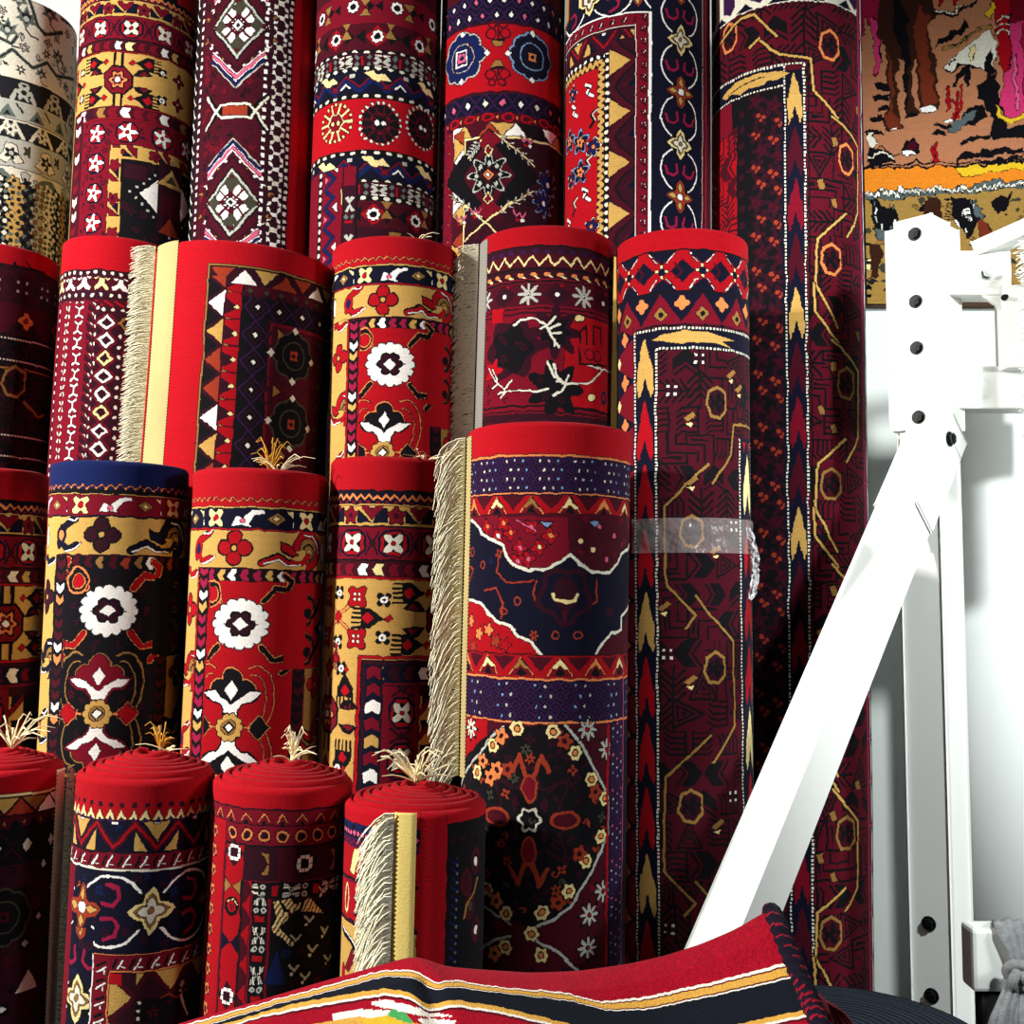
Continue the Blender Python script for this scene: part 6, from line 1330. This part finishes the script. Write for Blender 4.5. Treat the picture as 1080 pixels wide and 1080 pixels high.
for s_i in range(5):
    a, b = bounds[s_i], bounds[s_i+1]
    for r_ in range(NR[s_i]):
        ylist.append(a+(b-a)*r_/NR[s_i]); t = (r_+.5)/NR[s_i]
        w = len(xs)-1; c = np.zeros((w, 3)); xm = (xs[:-1]+xs[1:])/2; ym = ((a+(b-a)*t)[:-1]+(a+(b-a)*t)[1:])/2
        if s_i == 0: c[:] = L2['red']*(1+.25*RNG.normal(0, .5, (w, 1)))
        elif s_i == 1: c[:] = L2['white'] if t < .24 else L2['maroon'] if .24 < t < .32 else L2['gold'] if t < .78 else L2['maroon'] if t < .86 else L2['white']
        elif s_i == 2: c[:] = L2['black']
        elif s_i == 3: c[:] = L2['gold'] if t < .55 else L2['white'] if t < .8 else L2['maroon']
        else:
            c[:] = L2['red']
            def inp(pts): return pl(*pts)(xm, ym)
            for pts, k_ in (([(385, 1056), (400, 1054), (446, 1066), (470, 1072), (445, 1073), (410, 1066), (385, 1060)], 'white'), ([(345, 1069), (370, 1064), (405, 1066), (415, 1076), (380, 1080), (345, 1077)], 'white'), ([(405, 1064), (418, 1068), (425, 1078), (440, 1096), (400, 1096), (396, 1074)], 'green'), ([(312, 1082), (370, 1072), (405, 1078), (440, 1080), (430, 1110), (330, 1110)], 'gold'), ([(372, 1076), (400, 1071), (416, 1078), (410, 1090), (380, 1090)], 'yell'), ([(430, 1074), (472, 1076), (466, 1082), (440, 1084)], 'white')):
                c[inp(pts)] = L2[k_]
        c = np.clip(c*(1+.22*(RNG.random((w, 1))-.5)), 0, 1); cellc.append(c)
ylist.append(bounds[5])
# depth: the cloth lies over a low mound, its crest away from the camera
verts = []
for y in ylist:
    t = (y-yt); dep = 1.27-.04*np.sqrt(np.clip(t, 0, 20)/20)-.0011*t+.009*np.sin(xs*.021)+.015*np.exp(-((xs-452)/14)**2)*np.clip(t/30, 0, 1)
    xr = row_x(813+(y[-1]-958)*.42)
    verts.append(np.array([at(x, yy, d) for x, yy, d in zip(xr, y, dep)]))
front = verts[-1]
for f_ in np.linspace(.1, 1, 14):
    p = front.copy(); p[:, 1] -= .05*math.sin(f_*PI/2)+.02*np.sin(xs*.03)*f_; p[:, 2] = front[:, 2]*(1-f_)+.004*f_; verts.append(p); cellc.append(np.clip(L2['red']*(1+.2*RNG.normal(0, .5, (len(xs)-1, 1))), 0, 1) if f_ < .7 else np.tile(L2['black'], (len(xs)-1, 1)))
crest = verts[0]; backs = []
for f_ in np.linspace(0, 1, 16)[1:]:
    p = crest.copy(); p[:, 1] += .03*math.sin(min(1, f_*3)*PI/2)+.006*np.sin(xs*.04)*f_; p[:, 2] = crest[:, 2]-(crest[:, 2]-.004)*(f_**1.4); backs.append(p)
verts = backs[::-1]+verts; cellc = [np.clip(L2['red']*.9*(1+.2*RNG.normal(0, .5, (len(xs)-1, 1))), 0, 1)]*15+cellc
co = np.array(verts); kb = np.array([co[:, :, 0].mean(), co[:, :, 1].mean(), 0])
kil = tag(empty('kilim', Matrix.Translation(kb)), 'striped red, black and gold kilim draped across the foreground', 'kilim')
ko = grid_obj('cloth', co-kb, M['weave'], np.array(cellc, np.float32), kil)
# corded end: a round dark cord with red wrapping, then loose red and black tassels
edge = [co[i, -1]-kb for i in list(range(8, 15))[::2]]+[co[15+i, -1]-kb for i in range(0, 134, 4)]+[co[i, -1]-kb for i in range(150, len(co))]
ep = np.array(edge); n_ = 14; S = len(ep)*3; cc_ = np.zeros((S, n_+1, 3)); colr = np.zeros((S-1, n_, 3))
ti = np.linspace(0, len(ep)-1, S); path = np.stack([np.interp(ti, np.arange(len(ep)), ep[:, q]) for q in range(3)], -1)
for i in range(S):
    tng = Vector(path[min(i+1, S-1)]-path[max(i-1, 0)]).normalized(); a = Vector((1, 0, 0)); a = (a-tng*a.dot(tng)).normalized(); b_ = tng.cross(a)
    for j in range(n_+1):
        q = 2*PI*j/n_; cc_[i, j] = Vector(path[i])+(a*math.cos(q)+b_*math.sin(q))*(.0098+.0012*math.sin(q*2+i*1.3))
    if i < S-1:
        for j in range(n_): colr[i, j] = s2l((150, 18, 40)) if (i*2+j) % 9 < 2 and (i % 5 < 3) else s2l((24, 20, 34))
grid_obj('edge_cord', cc_, M['weave'], colr, kil)
tm = mat('dark_red_yarn', (132, 14, 36), .9, noise=.4, nscale=80); tk = mat('black_yarn', (26, 20, 30), .9)
rnd = random.Random(6)
for y, side in ((1030, 0), (1046, 1), (1062, 0), (1078, 1), (1094, 0)):
    i = min(range(len(path)), key=lambda q: abs((path[q]+kb)[2]-at(850, y, 1.18)[2])); p0 = Vector(path[i]); g = MB()
    for k_ in range(24):
        l = rnd.uniform(.03, .055); dx, dy = rnd.uniform(.25, .8), rnd.uniform(-.3, .2)
        g.tube([p0+Vector((.006, 0, 0)), p0+Vector((.012+l*dx*.5, dy*l*.4, -l*.25)), p0+Vector((.012+l*dx*.9, dy*l*.8, -l*.62)), p0+Vector((.01+l*dx, dy*l, -l))], [.0018, .0019, .0016, .001], 4, False)
    g.tube([p0+Vector((.006, 0, 0)), p0+Vector((.014, 0, -.010)), p0+Vector((.02, 0, -.016))], [.006, .0075, .005], 8)
    g.obj('tassel', tk if side else tm, kil)

# crumpled plastic left where the wrap was cut, on the taped rug
g = np.zeros((26, 9, 3)); rr = np.random.default_rng(5)
for i in range(26):
    y = 556+i*(632-556)/25; x = 788+7*math.sin(i/25*PI)+(i/25)*4
    for j in range(9):
        p = at(x+(j-4)*1.1*(1-.5*abs(i/25-.4)), y, 2.50); g[i, j] = p+rr.normal(0, .004, 3)*np.array([.5, 1, .4])
Mi = np.linalg.inv(B6.M); g = (g-B6.base) @ B6.M
o = grid_obj('plastic_scrap', g, mat('crumpled_plastic', (215, 212, 215), .2, noise=.45, nscale=120), None, B6.root, False); o['label'] = 'crumpled whitish plastic wrap'

# ------------------------------------------------ light: shop ceiling spots, a small added fill and a dim surround
w = bpy.data.worlds.new('world'); sc.world = w; w.use_nodes = True
w.node_tree.nodes['Background'].inputs['Color'].default_value = (.75, .85, 1, 1); w.node_tree.nodes['Background'].inputs['Strength'].default_value = .03
def lamp(name, pos, target, power, size, col=(1, .97, .92), kind='AREA', spot=None, sizey=None):
    l = bpy.data.lights.new(name, kind); l.energy = power; l.color = col
    if kind == 'AREA':
        l.shape = 'RECTANGLE' if sizey else 'DISK'; l.size = size
        if sizey: l.size_y = sizey
    else: l.shadow_soft_size = size; l.spot_size = spot; l.spot_blend = .5
    o = bpy.data.objects.new(name, l); C.objects.link(o); o.location = pos
    o.rotation_euler = (Vector(target)-Vector(pos)).to_track_quat('-Z', 'Y').to_euler(); return o
lamp('ceiling_spot_and_fill', (-3.0, .75, 2.75), (0, 2.6, 1.1), 205, .2)
lamp('ceiling_spot_and_fill', (-.3, -.9, 3.3), (.2, 2.6, 1.0), 5, .3)  # weak added fill from above and behind the camera
lamp('rack_spot', (1.42, .1, 2.9), (1.66, 3.3, 1.2), 370, .12, (.95, 1, .99), 'SPOT', math.radians(63))
lamp('aisle_light', (2.7, .9, 1.9), (.7, 2.4, .9), 36, .5, (.97, 1, .98))
vs = sc.view_settings; vs.view_transform = 'Standard'; vs.look = 'None'; vs.exposure = 0.2; vs.gamma = 1; vs.use_curve_mapping = False
